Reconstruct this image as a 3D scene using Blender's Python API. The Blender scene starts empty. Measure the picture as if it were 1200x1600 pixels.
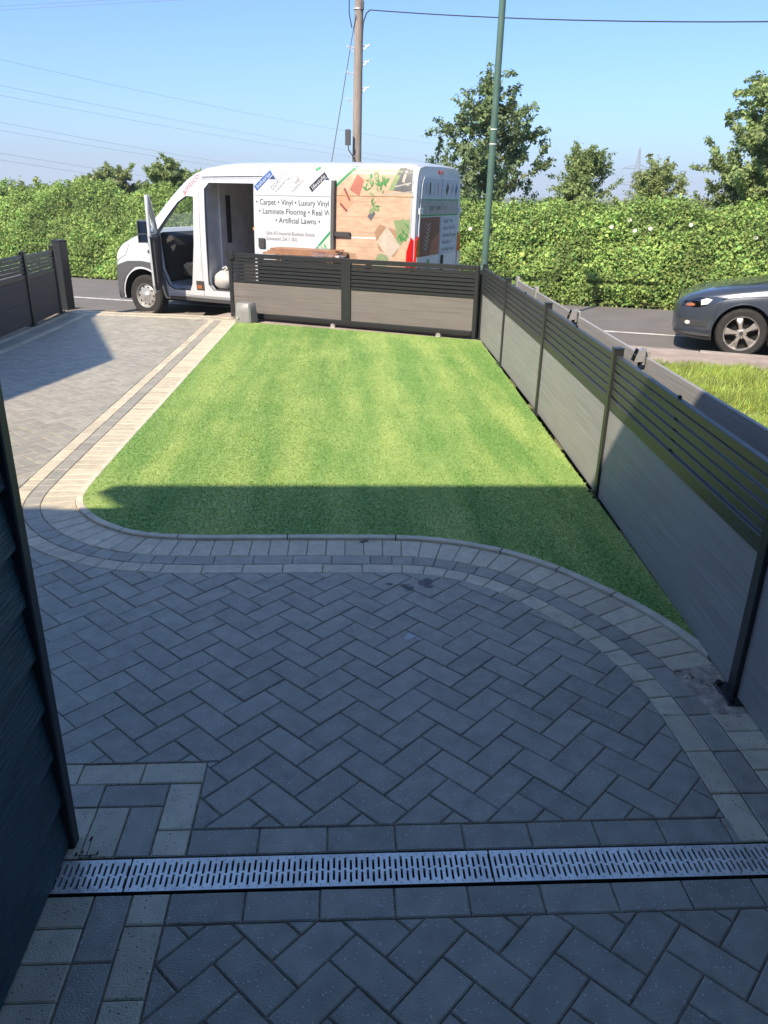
import bpy, bmesh, math, random
import numpy as np
from mathutils import Vector, Matrix, noise as mnoise
from mathutils.geometry import tessellate_polygon

random.seed(7); rng = np.random.default_rng(11)
R = math.radians
scene = bpy.context.scene
col = scene.collection

# ------------------------------------------------------------------ camera
F_PX = 1202.0                       # focal length in pixels of the 1200x1600 photo
PITCH, ROLL, YAW, CAM_H = R(22.4978), 0.0213, 0.0582, 1.7762
_cp, _sp = math.cos(PITCH), math.sin(PITCH)
_fw = Vector((math.sin(YAW)*_cp, math.cos(YAW)*_cp, -_sp))
_rt = Vector((math.cos(YAW), -math.sin(YAW), 0.0))
_up = _rt.cross(_fw)
CR = _rt*math.cos(ROLL) + _up*math.sin(ROLL)
CU = _up*math.cos(ROLL) - _rt*math.sin(ROLL)
CAM = Vector((0, 0, CAM_H))
cam_data = bpy.data.cameras.new('camera')
cam = bpy.data.objects.new('camera', cam_data)
col.objects.link(cam)
m3 = Matrix((CR, CU, -_fw)).transposed()
cam.matrix_world = Matrix.Translation(CAM) @ m3.to_4x4()
cam_data.sensor_fit = 'VERTICAL'
cam_data.sensor_height = 24.0
cam_data.lens = 24.0*F_PX/1600.0
cam_data.clip_start = 0.02
cam_data.clip_end = 6000
scene.camera = cam

# ------------------------------------------------------------------ sky, sun, exposure
SUN_KX, SUN_KY = 0.62, 0.885        # ground shift of a shadow for each metre of height
_el = math.atan(1/math.hypot(SUN_KX, SUN_KY))
world = bpy.data.worlds.new('World'); scene.world = world; world.use_nodes = True
wn = world.node_tree.nodes; wl = world.node_tree.links
sky = wn.new('ShaderNodeTexSky'); sky.sky_type = 'NISHITA'; sky.sun_disc = False
sky.sun_elevation = _el
sky.sun_rotation = math.atan2(-SUN_KX, -SUN_KY)
sky.altitude = 20; sky.air_density = 0.85; sky.dust_density = 1.45; sky.ozone_density = 10.0
bgn = wn['Background']; bgn.inputs[1].default_value = 0.102
wl.new(sky.outputs[0], bgn.inputs[0])
sd = bpy.data.lights.new('sun', 'SUN'); sd.energy = 3.3; sd.angle = R(0.55); sd.color = (1.0, 0.83, 0.63)
sun = bpy.data.objects.new('sun', sd); col.objects.link(sun)
sun.rotation_euler = Vector((SUN_KX, SUN_KY, -1)).to_track_quat('-Z', 'Y').to_euler()
scene.view_settings.view_transform = 'Standard'
scene.view_settings.look = 'None'
scene.view_settings.exposure = 1.30
scene.view_settings.gamma = 1.0
scene.view_settings.use_curve_mapping = False

# ------------------------------------------------------------------ pixel helpers (directions only)
def ray(px, py):
    return _fw + CR*((px-600)/F_PX) - CU*((py-800)/F_PX)
def ground_at(px, py, z=0.0):
    d = ray(px, py); return CAM + d*((z-CAM_H)/d.z)
def at_depth(px, py, dist):
    d = ray(px, py); return CAM + d*dist        # dist along the viewing axis
def at_Y(px, py, Y):
    d = ray(px, py); return CAM + d*(Y/d.y)

# road frame: e runs along the road (to the right), n away from the house
RD = R(-24.5)
E_ = Vector((math.cos(RD), math.sin(RD), 0)); N_ = Vector((-math.sin(RD), math.cos(RD), 0))
def en(e, n, z=0.0):
    v = E_*e + N_*n; return Vector((v.x, v.y, z))
def to_en(x, y):
    return x*E_.x + y*E_.y, x*N_.x + y*N_.y
def road_z(e):
    return -0.14 - 0.0134*max(-6.0, min(14.0, 0.56-e))
KERB_N, FAR_N = 10.78, 15.9

# ------------------------------------------------------------------ materials
MATS = {}
def nd(nt, typ, **kw):
    n = nt.nodes.new(typ)
    for k, v in kw.items():
        if k.startswith('in_'): n.inputs[int(k[3:]) if k[3:].isdigit() else k[3:]].default_value = v
        else: setattr(n, k, v)
    return n
def material(name, base, rough=0.6, metal=0.0, var=0.0, var_scale=8.0, bump=0.0, bump_scale=60.0, obj_var=0.0, isl_var=0.0,
             speck=0.0, speck_scale=180.0, speck_col=(0.6, 0.6, 0.58), coat=0.0, spec=0.5, trans=0.0, stretch=None, alpha=1.0, dirt=0.0,
             dirt_col=(0.12, 0.10, 0.08), hue=0.0, sheen=0.0):
    m = bpy.data.materials.new(name); m.use_nodes = True
    nt = m.node_tree; L = nt.links
    b = nt.nodes['Principled BSDF']
    b.inputs['Roughness'].default_value = rough; b.inputs['Metallic'].default_value = metal
    b.inputs['Coat Weight'].default_value = coat; b.inputs['Specular IOR Level'].default_value = spec
    b.inputs['Coat Roughness'].default_value = 0.05
    tc = nd(nt, 'ShaderNodeNewGeometry')
    pos = tc.outputs['Position']
    if stretch:
        mp = nd(nt, 'ShaderNodeMapping'); mp.inputs['Scale'].default_value = stretch
        L.new(pos, mp.inputs[0]); vpos = mp.outputs[0]
    else: vpos = pos
    rgb = nd(nt, 'ShaderNodeRGB'); rgb.outputs[0].default_value = (*base, 1)
    cur = rgb.outputs[0]
    def scaled(cur, fac_socket, amt):
        mr = nd(nt, 'ShaderNodeMapRange'); mr.inputs[1].default_value = 0; mr.inputs[2].default_value = 1
        mr.inputs[3].default_value = 1-amt; mr.inputs[4].default_value = 1+amt
        L.new(fac_socket, mr.inputs[0])
        mx = nd(nt, 'ShaderNodeVectorMath', operation='SCALE')
        L.new(cur, mx.inputs[0]); L.new(mr.outputs[0], mx.inputs['Scale'])
        return mx.outputs[0]
    if var:
        nz = nd(nt, 'ShaderNodeTexNoise'); nz.inputs['Scale'].default_value = var_scale; nz.inputs['Detail'].default_value = 6
        L.new(vpos, nz.inputs['Vector'])
        mr = nd(nt, 'ShaderNodeMapRange'); mr.inputs[1].default_value = .3; mr.inputs[2].default_value = .7
        L.new(nz.outputs[0], mr.inputs[0]); cur = scaled(cur, mr.outputs[0], var)
    if obj_var:
        oi = nd(nt, 'ShaderNodeObjectInfo'); cur = scaled(cur, oi.outputs['Random'], obj_var)
    if isl_var:
        cur = scaled(cur, tc.outputs['Random Per Island'], isl_var)
    if hue:
        hs = nd(nt, 'ShaderNodeHueSaturation')
        mr = nd(nt, 'ShaderNodeMapRange'); mr.inputs[3].default_value = .5-hue; mr.inputs[4].default_value = .5+hue
        mu = nd(nt, 'ShaderNodeMath', operation='MULTIPLY'); mu.inputs[1].default_value = 7.31
        fr = nd(nt, 'ShaderNodeMath', operation='FRACT')
        L.new(tc.outputs['Random Per Island'], mu.inputs[0]); L.new(mu.outputs[0], fr.inputs[0]); L.new(fr.outputs[0], mr.inputs[0])
        L.new(mr.outputs[0], hs.inputs['Hue']); L.new(cur, hs.inputs['Color']); cur = hs.outputs[0]
    if speck:
        vo = nd(nt, 'ShaderNodeTexVoronoi'); vo.inputs['Scale'].default_value = speck_scale
        L.new(pos, vo.inputs['Vector'])
        sx = nd(nt, 'ShaderNodeSeparateColor'); L.new(vo.outputs['Color'], sx.inputs[0])
        g1 = nd(nt, 'ShaderNodeMath', operation='GREATER_THAN'); g1.inputs[1].default_value = 1-speck
        L.new(sx.outputs[0], g1.inputs[0])
        l1 = nd(nt, 'ShaderNodeMath', operation='LESS_THAN'); l1.inputs[1].default_value = .38
        L.new(vo.outputs['Distance'], l1.inputs[0])
        mu = nd(nt, 'ShaderNodeMath', operation='MULTIPLY'); L.new(g1.outputs[0], mu.inputs[0]); L.new(l1.outputs[0], mu.inputs[1])
        mx = nd(nt, 'ShaderNodeMix', data_type='RGBA'); L.new(mu.outputs[0], mx.inputs[0]); L.new(cur, mx.inputs[6])
        mx.inputs[7].default_value = (*speck_col, 1); cur = mx.outputs[2]
    if dirt:
        nz = nd(nt, 'ShaderNodeTexNoise'); nz.inputs['Scale'].default_value = 2.3; nz.inputs['Detail'].default_value = 9; nz.inputs['Roughness'].default_value = .65
        L.new(pos, nz.inputs['Vector'])
        mr = nd(nt, 'ShaderNodeMapRange'); mr.inputs[1].default_value = .52; mr.inputs[2].default_value = .78; mr.inputs[4].default_value = dirt
        L.new(nz.outputs[0], mr.inputs[0])
        mx = nd(nt, 'ShaderNodeMix', data_type='RGBA'); L.new(mr.outputs[0], mx.inputs[0]); L.new(cur, mx.inputs[6])
        mx.inputs[7].default_value = (*dirt_col, 1); cur = mx.outputs[2]
    L.new(cur, b.inputs['Base Color'])
    if bump:
        nb = nd(nt, 'ShaderNodeTexNoise'); nb.inputs['Scale'].default_value = bump_scale; nb.inputs['Detail'].default_value = 5
        L.new(vpos, nb.inputs['Vector'])
        bp = nd(nt, 'ShaderNodeBump'); bp.inputs['Strength'].default_value = bump; bp.inputs['Distance'].default_value = 0.01
        L.new(nb.outputs[0], bp.inputs['Height']); L.new(bp.outputs[0], b.inputs['Normal'])
    if trans:
        out = nt.nodes['Material Output']
        tr = nd(nt, 'ShaderNodeBsdfTranslucent'); mix = nd(nt, 'ShaderNodeMixShader'); mix.inputs[0].default_value = trans
        L.new(cur, tr.inputs[0]); L.new(b.outputs[0], mix.inputs[1]); L.new(tr.outputs[0], mix.inputs[2]); L.new(mix.outputs[0], out.inputs[0])
    MATS[name] = m
    return m
def glass_mat(name, tint=(0.75, 0.82, 0.82), refl=0.05, rough=0.02):
    m = bpy.data.materials.new(name); m.use_nodes = True; nt = m.node_tree; L = nt.links
    out = nt.nodes['Material Output']; nt.nodes.remove(nt.nodes['Principled BSDF'])
    t = nd(nt, 'ShaderNodeBsdfTransparent'); t.inputs[0].default_value = (*tint, 1)
    g = nd(nt, 'ShaderNodeBsdfGlossy'); g.inputs[0].default_value = (1, 1, 1, 1); g.inputs['Roughness'].default_value = rough
    lw = nd(nt, 'ShaderNodeLayerWeight'); lw.inputs[0].default_value = .5; fr = nd(nt, 'ShaderNodeMath', operation='POWER'); fr.inputs[1].default_value = 4.5; L.new(lw.outputs['Facing'], fr.inputs[0])
    ad = nd(nt, 'ShaderNodeMath', operation='ADD'); ad.inputs[1].default_value = refl; ad.use_clamp = True
    mx = nd(nt, 'ShaderNodeMixShader'); L.new(fr.outputs[0], ad.inputs[0]); L.new(ad.outputs[0], mx.inputs[0])
    L.new(t.outputs[0], mx.inputs[1]); L.new(g.outputs[0], mx.inputs[2]); L.new(mx.outputs[0], out.inputs[0])
    MATS[name] = m; return m

material('block_dark', (0.340, 0.330, 0.272), .42, var=.16, var_scale=14, obj_var=.11, isl_var=.10, speck=.05, speck_scale=170, speck_col=(.66, .66, .63), bump=.5, bump_scale=220, dirt=.30, dirt_col=(.24, .22, .19))
material('block_light', (0.58, 0.53, 0.39), .48, var=.12, var_scale=16, obj_var=.11, isl_var=.09, speck=.06, speck_scale=140, speck_col=(.16, .14, .12), bump=.5, bump_scale=200, dirt=.22, dirt_col=(.34, .31, .25))
material('kerb_edging', (0.58, 0.55, 0.44), .9, var=.15, var_scale=12, bump=.4, dirt=.35, dirt_col=(.36, .34, .29))
material('joint_sand', (0.25, 0.21, 0.155), 1.0, var=.5, var_scale=30, bump=.8, bump_scale=300, dirt=.6, dirt_col=(.13, .11, .085))
material('mortar', (0.44, 0.39, 0.31), 1.0, var=.45, var_scale=22, bump=1.0, bump_scale=120, speck=.2, speck_scale=120, speck_col=(.5, .47, .42))
material('asphalt', (0.150, 0.145, 0.138), .92, var=.12, var_scale=1.6, bump=.35, bump_scale=150, speck=.16, speck_scale=120, speck_col=(.20, .19, .18), dirt=.25, dirt_col=(.15, .135, .115))
material('pavement', (0.34, 0.285, 0.25), .95, var=.2, var_scale=3, bump=.5, bump_scale=120, speck=.12, speck_scale=120, speck_col=(.4, .35, .3), dirt=.4, dirt_col=(.2, .17, .12))
material('kerb_stone', (0.32, 0.29, 0.26), .95, var=.2, var_scale=5, bump=.4, obj_var=.1, dirt=.4, dirt_col=(.18, .15, .11))
material('road_paint', (0.62, 0.61, 0.57), .8, var=.25, var_scale=8, dirt=.6, dirt_col=(.2, .19, .18))
material('soil', (0.17, 0.17, 0.07), 1.0, var=.4, var_scale=3, bump=.6)
material('ground_far', (0.09, 0.11, 0.045), 1.0, var=.4, var_scale=.6)
material('aluminium_dark', (0.022, 0.025, 0.026), .36, var=.1, var_scale=30, spec=.6)
material('slat_dark', (0.036, 0.040, 0.038), .42, var=.08, var_scale=20, spec=.7)
material('gate_black', (0.020, 0.023, 0.025), .38, var=.1, var_scale=12, spec=.55)
material('composite_grey', (0.305, 0.310, 0.300), .48, var=.15, var_scale=3, stretch=(2.2, .55, 20), bump=.40, bump_scale=18, isl_var=.05, dirt=.30, dirt_col=(.43, .41, .38))
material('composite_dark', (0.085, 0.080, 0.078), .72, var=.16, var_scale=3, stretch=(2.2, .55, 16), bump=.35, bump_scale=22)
material('composite_taupe', (0.145, 0.137, 0.130), .72, var=.16, var_scale=2.6, stretch=(.6, .6, 22), bump=.35, bump_scale=20, dirt=.25, dirt_col=(.24, .22, .19))
material('black_plastic', (0.012, 0.012, 0.013), .5)
material('grey_plastic', (0.22, 0.23, 0.23), .45, var=.08, var_scale=15)
material('galv', (0.88, 0.86, 0.78), .36, metal=.6, var=.18, var_scale=14, dirt=.25, dirt_col=(.2, .19, .18), bump=.15)
material('cladding', (0.019, 0.056, 0.068), .45, var=.40, var_scale=5, stretch=(14, 1.4, 14), bump=.8, bump_scale=9)
material('trim_dark', (0.020, 0.026, 0.032), .5)
material('bounce_cream', (0.72, 0.69, 0.62), .9, var=.08, var_scale=3)  # unseen facade given a pale colour to bounce fill light onto the paving
material('brick_wall', (0.30, 0.17, 0.11), .9, var=.3, var_scale=9)
material('roof_tile', (0.12, 0.075, 0.06), .9, var=.3, var_scale=4)
material('van_white', (0.51, 0.56, 0.62), .35, coat=.5, var=.03, var_scale=4, dirt=.10, dirt_col=(.55, .53, .48))
material('van_inner', (0.70, 0.72, 0.74), .6, var=.12, var_scale=6)
material('bumper_grey', (0.075, 0.080, 0.087), .6, var=.06, var_scale=20)
material('rubber', (0.022, 0.022, 0.022), .85, var=.25, var_scale=20, dirt=.3, dirt_col=(.08, .07, .06))
material('steel_silver', (0.50, 0.50, 0.49), .38, metal=.6, var=.08, var_scale=20)
material('alloy', (0.58, 0.55, 0.52), .32, metal=.75)
material('dark_hole', (0.008, 0.008, 0.008), .9)
material('red_lens', (0.50, 0.012, 0.012), .18, coat=.6)
material('clear_lens', (0.62, 0.63, 0.63), .12, coat=.7)
material('orange_lens', (0.34, 0.12, 0.05), .2, coat=.5)
material('mirror_glass', (0.55, 0.62, 0.70), .04, metal=1.0)
material('seat_fabric', (0.028, 0.028, 0.032), .95, var=.2, var_scale=20)
material('dash_grey', (0.045, 0.045, 0.048), .7)
material('paint_car', (0.050, 0.063, 0.084), .28, metal=.25, coat=1.0, var=.03, var_scale=8)
material('pole_wood', (0.27, 0.235, 0.205), .95, var=.28, var_scale=4, stretch=(14, 14, .7), bump=.6, bump_scale=12)
material('lamp_green', (0.075, 0.145, 0.120), .45, var=.1, var_scale=6)
material('band_white', (0.70, 0.70, 0.68), .6)
material('wire_black', (0.02, 0.02, 0.022), .6)
material('wire_grey', (0.16, 0.17, 0.19), .6)
material('pylon_grey', (0.27, 0.29, 0.32), .6)
material('bark', (0.10, 0.078, 0.055), .95, var=.35, var_scale=14, bump=.8, bump_scale=30)
material('leaf_hedge', (0.255, 0.385, 0.105), .75, isl_var=.40, hue=.035, trans=.30, var=.45, var_scale=1.3)
material('leaf_dark', (0.22, 0.31, 0.14), .7, isl_var=.36, hue=.022, trans=.42, var=.25, var_scale=1.2)
material('leaf_mid', (0.29, 0.39, 0.155), .7, isl_var=.36, hue=.026, trans=.42, var=.25, var_scale=1.0)
material('leaf_olive', (0.33, 0.41, 0.175), .7, isl_var=.36, hue=.03, trans=.42, var=.25, var_scale=1.0)
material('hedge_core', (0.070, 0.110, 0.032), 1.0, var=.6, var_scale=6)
material('flower_white', (0.80, 0.80, 0.76), .7, trans=.3)
material('verge_blade', (0.34, 0.45, 0.10), .6, isl_var=.50, hue=.035, trans=.35, var=.35, var_scale=1.3)
material('cardboard', (0.36, 0.23, 0.12), .9, var=.15)
material('plank_brown', (0.28, 0.150, 0.088), .6, isl_var=.25, var=.2, var_scale=10)
material('orange_paint', (0.72, 0.27, 0.05), .6, var=.1)
material('white_sack', (0.46, 0.46, 0.45), .8, var=.15, var_scale=12)
glass_mat('glass_clear'); glass_mat('glass_dark', (0.10, 0.11, 0.12), .10)
# turf: light on leaning pile, painted in as lighter and darker bands
def turf_bands(m):
    nt = m.node_tree; L = nt.links; b = nt.nodes['Principled BSDF']
    cur = b.inputs['Base Color'].links[0].from_socket
    geo = nd(nt, 'ShaderNodeNewGeometry')
    def band(scale, nscale, lo, hi, c0, c1, cur):
        mp = nd(nt, 'ShaderNodeMapping'); mp.inputs['Scale'].default_value = scale
        nz = nd(nt, 'ShaderNodeTexNoise'); nz.inputs['Scale'].default_value = nscale; nz.inputs['Detail'].default_value = 5
        L.new(geo.outputs['Position'], mp.inputs[0]); L.new(mp.outputs[0], nz.inputs['Vector'])
        mr = nd(nt, 'ShaderNodeMapRange'); mr.inputs[1].default_value = lo; mr.inputs[2].default_value = hi
        L.new(nz.outputs[0], mr.inputs[0])
        mx = nd(nt, 'ShaderNodeMix', data_type='RGBA', blend_type='MULTIPLY'); mx.inputs[0].default_value = 1.0
        cr = nd(nt, 'ShaderNodeMix', data_type='RGBA'); cr.inputs[6].default_value = (*c0, 1); cr.inputs[7].default_value = (*c1, 1)
        L.new(mr.outputs[0], cr.inputs[0]); L.new(cur, mx.inputs[6]); L.new(cr.outputs[2], mx.inputs[7]); return mx.outputs[2]
    cur = band((1.6, .20, 1), 2.1, .38, .62, (.72, .84, .74), (1.24, 1.10, 1.14), cur)      # painted streaks along the brushed pile
    cur = band((.9, .8, 1), 1.7, .42, .66, (.93, .96, .93), (1.10, 1.05, 1.08), cur)      # and patches across
    L.new(cur, b.inputs['Base Color'])
    for n in nt.nodes:
        if n.type == 'BSDF_TRANSLUCENT': L.new(cur, n.inputs[0])
turf_bands(material('turf_blade', (0.300, 0.465, 0.148), .5, isl_var=.09, hue=.010, trans=.25))
turf_bands(material('turf_base', (0.285, 0.435, 0.135), .6, var=.05, var_scale=110, bump=.5, bump_scale=160))

# ------------------------------------------------------------------ mesh helpers
def link(o, parent=None):
    col.objects.link(o)
    if parent: o.parent = parent
    return o
def tag(o, label=None, cat=None, group=None, kind=None):
    if label: o['label'] = label
    if cat: o['category'] = cat
    if group: o['group'] = group
    if kind: o['kind'] = kind
    return o
def empty(name, loc=(0, 0, 0), rz=0.0, scale=1.0):
    o = bpy.data.objects.new(name, None); o.empty_display_size = .2
    o.location = loc; o.rotation_euler = (0, 0, rz); o.scale = (scale,)*3
    return link(o)
class MB:
    """collects shapes; build() links them as one mesh object"""
    def __init__(s): s.v = []; s.f = []; s.mi = []; s.cur = 0
    def add(s, verts, faces):
        o = len(s.v); s.v += [tuple(v) for v in verts]; s.f += [tuple(i+o for i in f) for f in faces]; s.mi += [s.cur]*len(faces); return s
    def box(s, x0, x1, y0, y1, z0, z1, M=None):
        v = [Vector(p) for p in ((x0, y0, z0), (x1, y0, z0), (x1, y1, z0), (x0, y1, z0), (x0, y0, z1), (x1, y0, z1), (x1, y1, z1), (x0, y1, z1))]
        if M: v = [M @ p for p in v]
        return s.add(v, [(3, 2, 1, 0), (4, 5, 6, 7), (0, 1, 5, 4), (1, 2, 6, 5), (2, 3, 7, 6), (3, 0, 4, 7)])
    def cbox(s, x0, x1, y0, y1, z0, z1, c=.004, M=None):
        """box with chamfered vertical and top edges"""
        p = [(x0+c, y0), (x1-c, y0), (x1, y0+c), (x1, y1-c), (x1-c, y1), (x0+c, y1), (x0, y1-c), (x0, y0+c)]
        q = [(x0+2*c, y0+c), (x1-2*c, y0+c), (x1-c, y0+2*c), (x1-c, y1-2*c), (x1-2*c, y1-c), (x0+2*c, y1-c), (x0+c, y1-2*c), (x0+c, y0+2*c)]
        v = [Vector((a, b, z0)) for a, b in p]+[Vector((a, b, z1-c)) for a, b in p]+[Vector((a, b, z1)) for a, b in q]
        if M: v = [M @ w for w in v]
        f = [tuple(range(7, -1, -1)), tuple(range(16, 24))]
        for i in range(8):
            j = (i+1) % 8; f += [(i, j, 8+j, 8+i), (8+i, 8+j, 16+j, 16+i)]
        return s.add(v, f)
    def prism(s, poly, z0, z1, M=None):
        n = len(poly); v = [Vector((p[0], p[1], z0)) for p in poly]+[Vector((p[0], p[1], z1)) for p in poly]
        if M: v = [M @ w for w in v]
        f = [tuple(range(n-1, -1, -1)), tuple(range(n, 2*n))]+[(i, (i+1) % n, n+(i+1) % n, n+i) for i in range(n)]
        return s.add(v, f)
    def tube(s, path, r, n=8, caps=True):
        path = [Vector(p) for p in path]; rs = r if isinstance(r, (list, tuple)) else [r]*len(path)
        o = len(s.v); up = Vector((0, 0, 1)); prev = None
        for i, p in enumerate(path):
            d = (path[min(i+1, len(path)-1)]-path[max(i-1, 0)]).normalized()
            if prev is None: a = d.cross(up if abs(d.z) < .95 else Vector((1, 0, 0))).normalized()
            else: a = (prev-d*prev.dot(d)).normalized()
            prev = a; b = d.cross(a)
            for k in range(n):
                t = 2*math.pi*k/n; s.v.append(tuple(p+(a*math.cos(t)+b*math.sin(t))*rs[i]))
        for i in range(len(path)-1):
            for k in range(n):
                k2 = (k+1) % n; s.f.append((o+i*n+k, o+i*n+k2, o+(i+1)*n+k2, o+(i+1)*n+k)); s.mi.append(s.cur)
        if caps:
            s.f.append(tuple(o+k for k in range(n-1, -1, -1))); s.mi.append(s.cur)
            s.f.append(tuple(o+(len(path)-1)*n+k for k in range(n))); s.mi.append(s.cur)
        return s
    def lathe(s, prof, n=24, M=None, closed=False):
        """prof: list of (radius, height) round the local Z axis"""
        o = len(s.v)
        for (r, h) in prof:
            for k in range(n):
                t = 2*math.pi*k/n; p = Vector((r*math.cos(t), r*math.sin(t), h)); s.v.append(tuple(M @ p if M else p))
        m = len(prof)
        for i in range(m if closed else m-1):
            i2 = (i+1) % m
            for k in range(n):
                k2 = (k+1) % n; s.f.append((o+i*n+k, o+i*n+k2, o+i2*n+k2, o+i2*n+k)); s.mi.append(s.cur)
        return s
    def build(s, name, mats, parent=None, smooth=None, mesh_only=False):
        me = bpy.data.meshes.new(name); me.from_pydata(s.v, [], s.f)
        for m in (mats if isinstance(mats, (list, tuple)) else [mats]): me.materials.append(MATS[m])
        if len(me.materials) > 1: me.polygons.foreach_set('material_index', s.mi)
        me.update()
        bm = bmesh.new(); bm.from_mesh(me); bmesh.ops.recalc_face_normals(bm, faces=bm.faces); bm.to_mesh(me); bm.free()
        if smooth is not None:
            me.polygons.foreach_set('use_smooth', [True]*len(me.polygons)); me.set_sharp_from_angle(angle=R(smooth))
        if mesh_only: return me
        return link(bpy.data.objects.new(name, me), parent)
def frame_M(origin, xdir, zdir=(0, 0, 1)):
    x = Vector(xdir).normalized(); z = Vector(zdir).normalized(); y = z.cross(x).normalized(); z = x.cross(y)
    M = Matrix((x, y, z)).transposed().to_4x4(); M.translation = Vector(origin); return M
def sheet(name, poly, z, mat, parent=None, zf=None, kind='structure'):
    """flat polygon (list of xy) as a sheet"""
    v = [Vector((p[0], p[1], zf(p[0], p[1]) if zf else z)) for p in poly]
    tri = tessellate_polygon([[Vector((p[0], p[1], 0)) for p in poly]])
    me = bpy.data.meshes.new(name); me.from_pydata([tuple(p) for p in v], [], [tuple(t) for t in tri]); me.materials.append(MATS[mat])
    bm = bmesh.new(); bm.from_mesh(me); bmesh.ops.recalc_face_normals(bm, faces=bm.faces)
    for f in bm.faces:
        if f.normal.z < 0: f.normal_flip()
    bm.to_mesh(me); bm.free()
    o = link(bpy.data.objects.new(name, me), parent)
    if not parent: tag(o, kind=kind)
    return o
def big_mesh(name, verts, tris, mat, parent=None, quads=None):
    me = bpy.data.meshes.new(name)
    verts = np.asarray(verts, np.float32); tris = np.asarray(tris, np.int32)
    k = tris.shape[1]
    me.vertices.add(len(verts)); me.vertices.foreach_set('co', verts.ravel())
    me.loops.add(tris.size); me.loops.foreach_set('vertex_index', tris.ravel())
    me.polygons.add(len(tris)); me.polygons.foreach_set('loop_start', np.arange(0, tris.size, k, dtype=np.int32))
    me.update(calc_edges=True); me.materials.append(MATS[mat])
    return link(bpy.data.objects.new(name, me), parent)
def leaves(name, pts, out, size, mat, parent=None, elong=1.5, up=.35, fold=.25):
    """folded leaf shapes (two triangles each) at pts, facing roughly along out"""
    n = len(pts); pts = np.asarray(pts); out = np.asarray(out)
    nrm = out*.75+rng.normal(size=(n, 3))*.75; nrm[:, 2] += up
    nrm /= np.linalg.norm(nrm, axis=1, keepdims=True)+1e-9
    ax = rng.normal(size=(n, 3)); ax[:, 2] -= .35; ax -= nrm*np.sum(ax*nrm, axis=1, keepdims=True); ax /= np.linalg.norm(ax, axis=1, keepdims=True)+1e-9
    bx = np.cross(nrm, ax); sz = size*np.exp(rng.normal(-.05, .34, size=(n, 1)))
    w = sz/elong
    v = np.empty((n, 4, 3)); v[:, 0] = pts-ax*sz*.5; v[:, 1] = pts+bx*w*.5+nrm*w*fold; v[:, 2] = pts+ax*sz*.5-nrm*sz*.12; v[:, 3] = pts-bx*w*.5+nrm*w*fold
    i = np.arange(n)[:, None]*4
    t = np.concatenate([i+np.array([[0, 1, 2]]), i+np.array([[0, 2, 3]])], axis=1).reshape(-1, 3)
    return big_mesh(name, v.reshape(-1, 3), t, mat, parent)
def in_poly(x, y, poly):
    inside = np.zeros(len(x), bool); j = len(poly)-1
    for i in range(len(poly)):
        xi, yi = poly[i]; xj, yj = poly[j]
        c = ((yi > y) != (yj > y)) & (x < (xj-xi)*(y-yi)/((yj-yi) or 1e-12)+xi)
        inside ^= c; j = i
    return inside
# ================================================================== THE SETTING
def sm(t): t = max(0.0, min(1.0, t)); return t*t*(3-2*t)
def drive_z(x, y): return -0.09*sm((-1.7-x)/2.7)*sm((y-5.5)/6.5)
GL, GR = Vector((-1.66, 11.94, 0)), Vector((1.80, 10.30, 0))
GD = (GR-GL).normalized(); GN = Vector((-GD.y, GD.x, 0))            # along the gate, and outwards to the road
GATE_LEN = (GR-GL).length

gs = 3500
sheet('ground', [(-gs, -gs), (gs, -gs), (gs, gs), (-gs, gs)], -0.42, 'ground_far')

# road: a strip of stations along e
def strip(name, n0, n1, e0, e1, zf, mat, parent=None, step=1.0, cross=2, kind='structure'):
    es = np.arange(e0, e1+.01, step); v = []; f = []
    for e in es:
        for k in range(cross+1):
            n = n0+(n1-n0)*k/cross; p = en(e, n); v.append((p.x, p.y, zf(e, n)))
    w = cross+1
    for i in range(len(es)-1):
        for k in range(cross): f.append((i*w+k, (i+1)*w+k, (i+1)*w+k+1, i*w+k+1))
    mb = MB(); mb.add(v, f); o = mb.build(name, mat, parent)
    if not parent: tag(o, kind=kind)
    return o
road = strip('road', KERB_N-.02, FAR_N+.6, -60, 60, lambda e, n: road_z(e)+.03*math.sin((n-KERB_N)/(FAR_N-KERB_N)*math.pi)-.0, 'asphalt', step=2, cross=8)
rl = lambda e, n: road_z(e)+.03*math.sin((n-KERB_N)/(FAR_N-KERB_N)*math.pi)+.004
strip('road_marking', 12.50, 12.60, -60, 60, rl, 'road_paint', road, step=2, cross=1)
strip('road_shoulder', FAR_N-.10, FAR_N+3.5, -60, 60, lambda e, n: road_z(e)+.05+max(0, n-FAR_N)*.10, 'soil', None, step=2, cross=4)

# pavement with kerb stones to the right of the plot, dropped crossover in front of the drive
E_PAVE = -2.6
pav = strip('pavement', 9.72, KERB_N-.125, E_PAVE, 60, lambda e, n: road_z(e)+.125, 'pavement', step=.8, cross=1)
kme = {}
for i in range(24):
    e0 = E_PAVE+i*.915
    mb = MB(); z = road_z(e0+.45)
    mb.cbox(.004, .911, KERB_N-.125, KERB_N, z-.12, z+.130, .008, M=Matrix(((E_.x, N_.x, 0, 0), (E_.y, N_.y, 0, 0), (0, 0, 1, 0), (0, 0, 0, 1))) @ Matrix.Translation((e0, 0, 0)))
    mb.build('kerb_stone', 'kerb_stone', pav)
def xover_z(e, n):
    t = sm((n-9.95)/(KERB_N-9.95)); x = E_.x*e+N_.x*n; y = E_.y*e+N_.y*n
    return (1-t)*(drive_z(x, y)-.012)+t*(road_z(e)+.012)
strip('crossover', 9.95, KERB_N+.02, -30, E_PAVE, xover_z, 'pavement', step=.7, cross=6)

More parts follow.
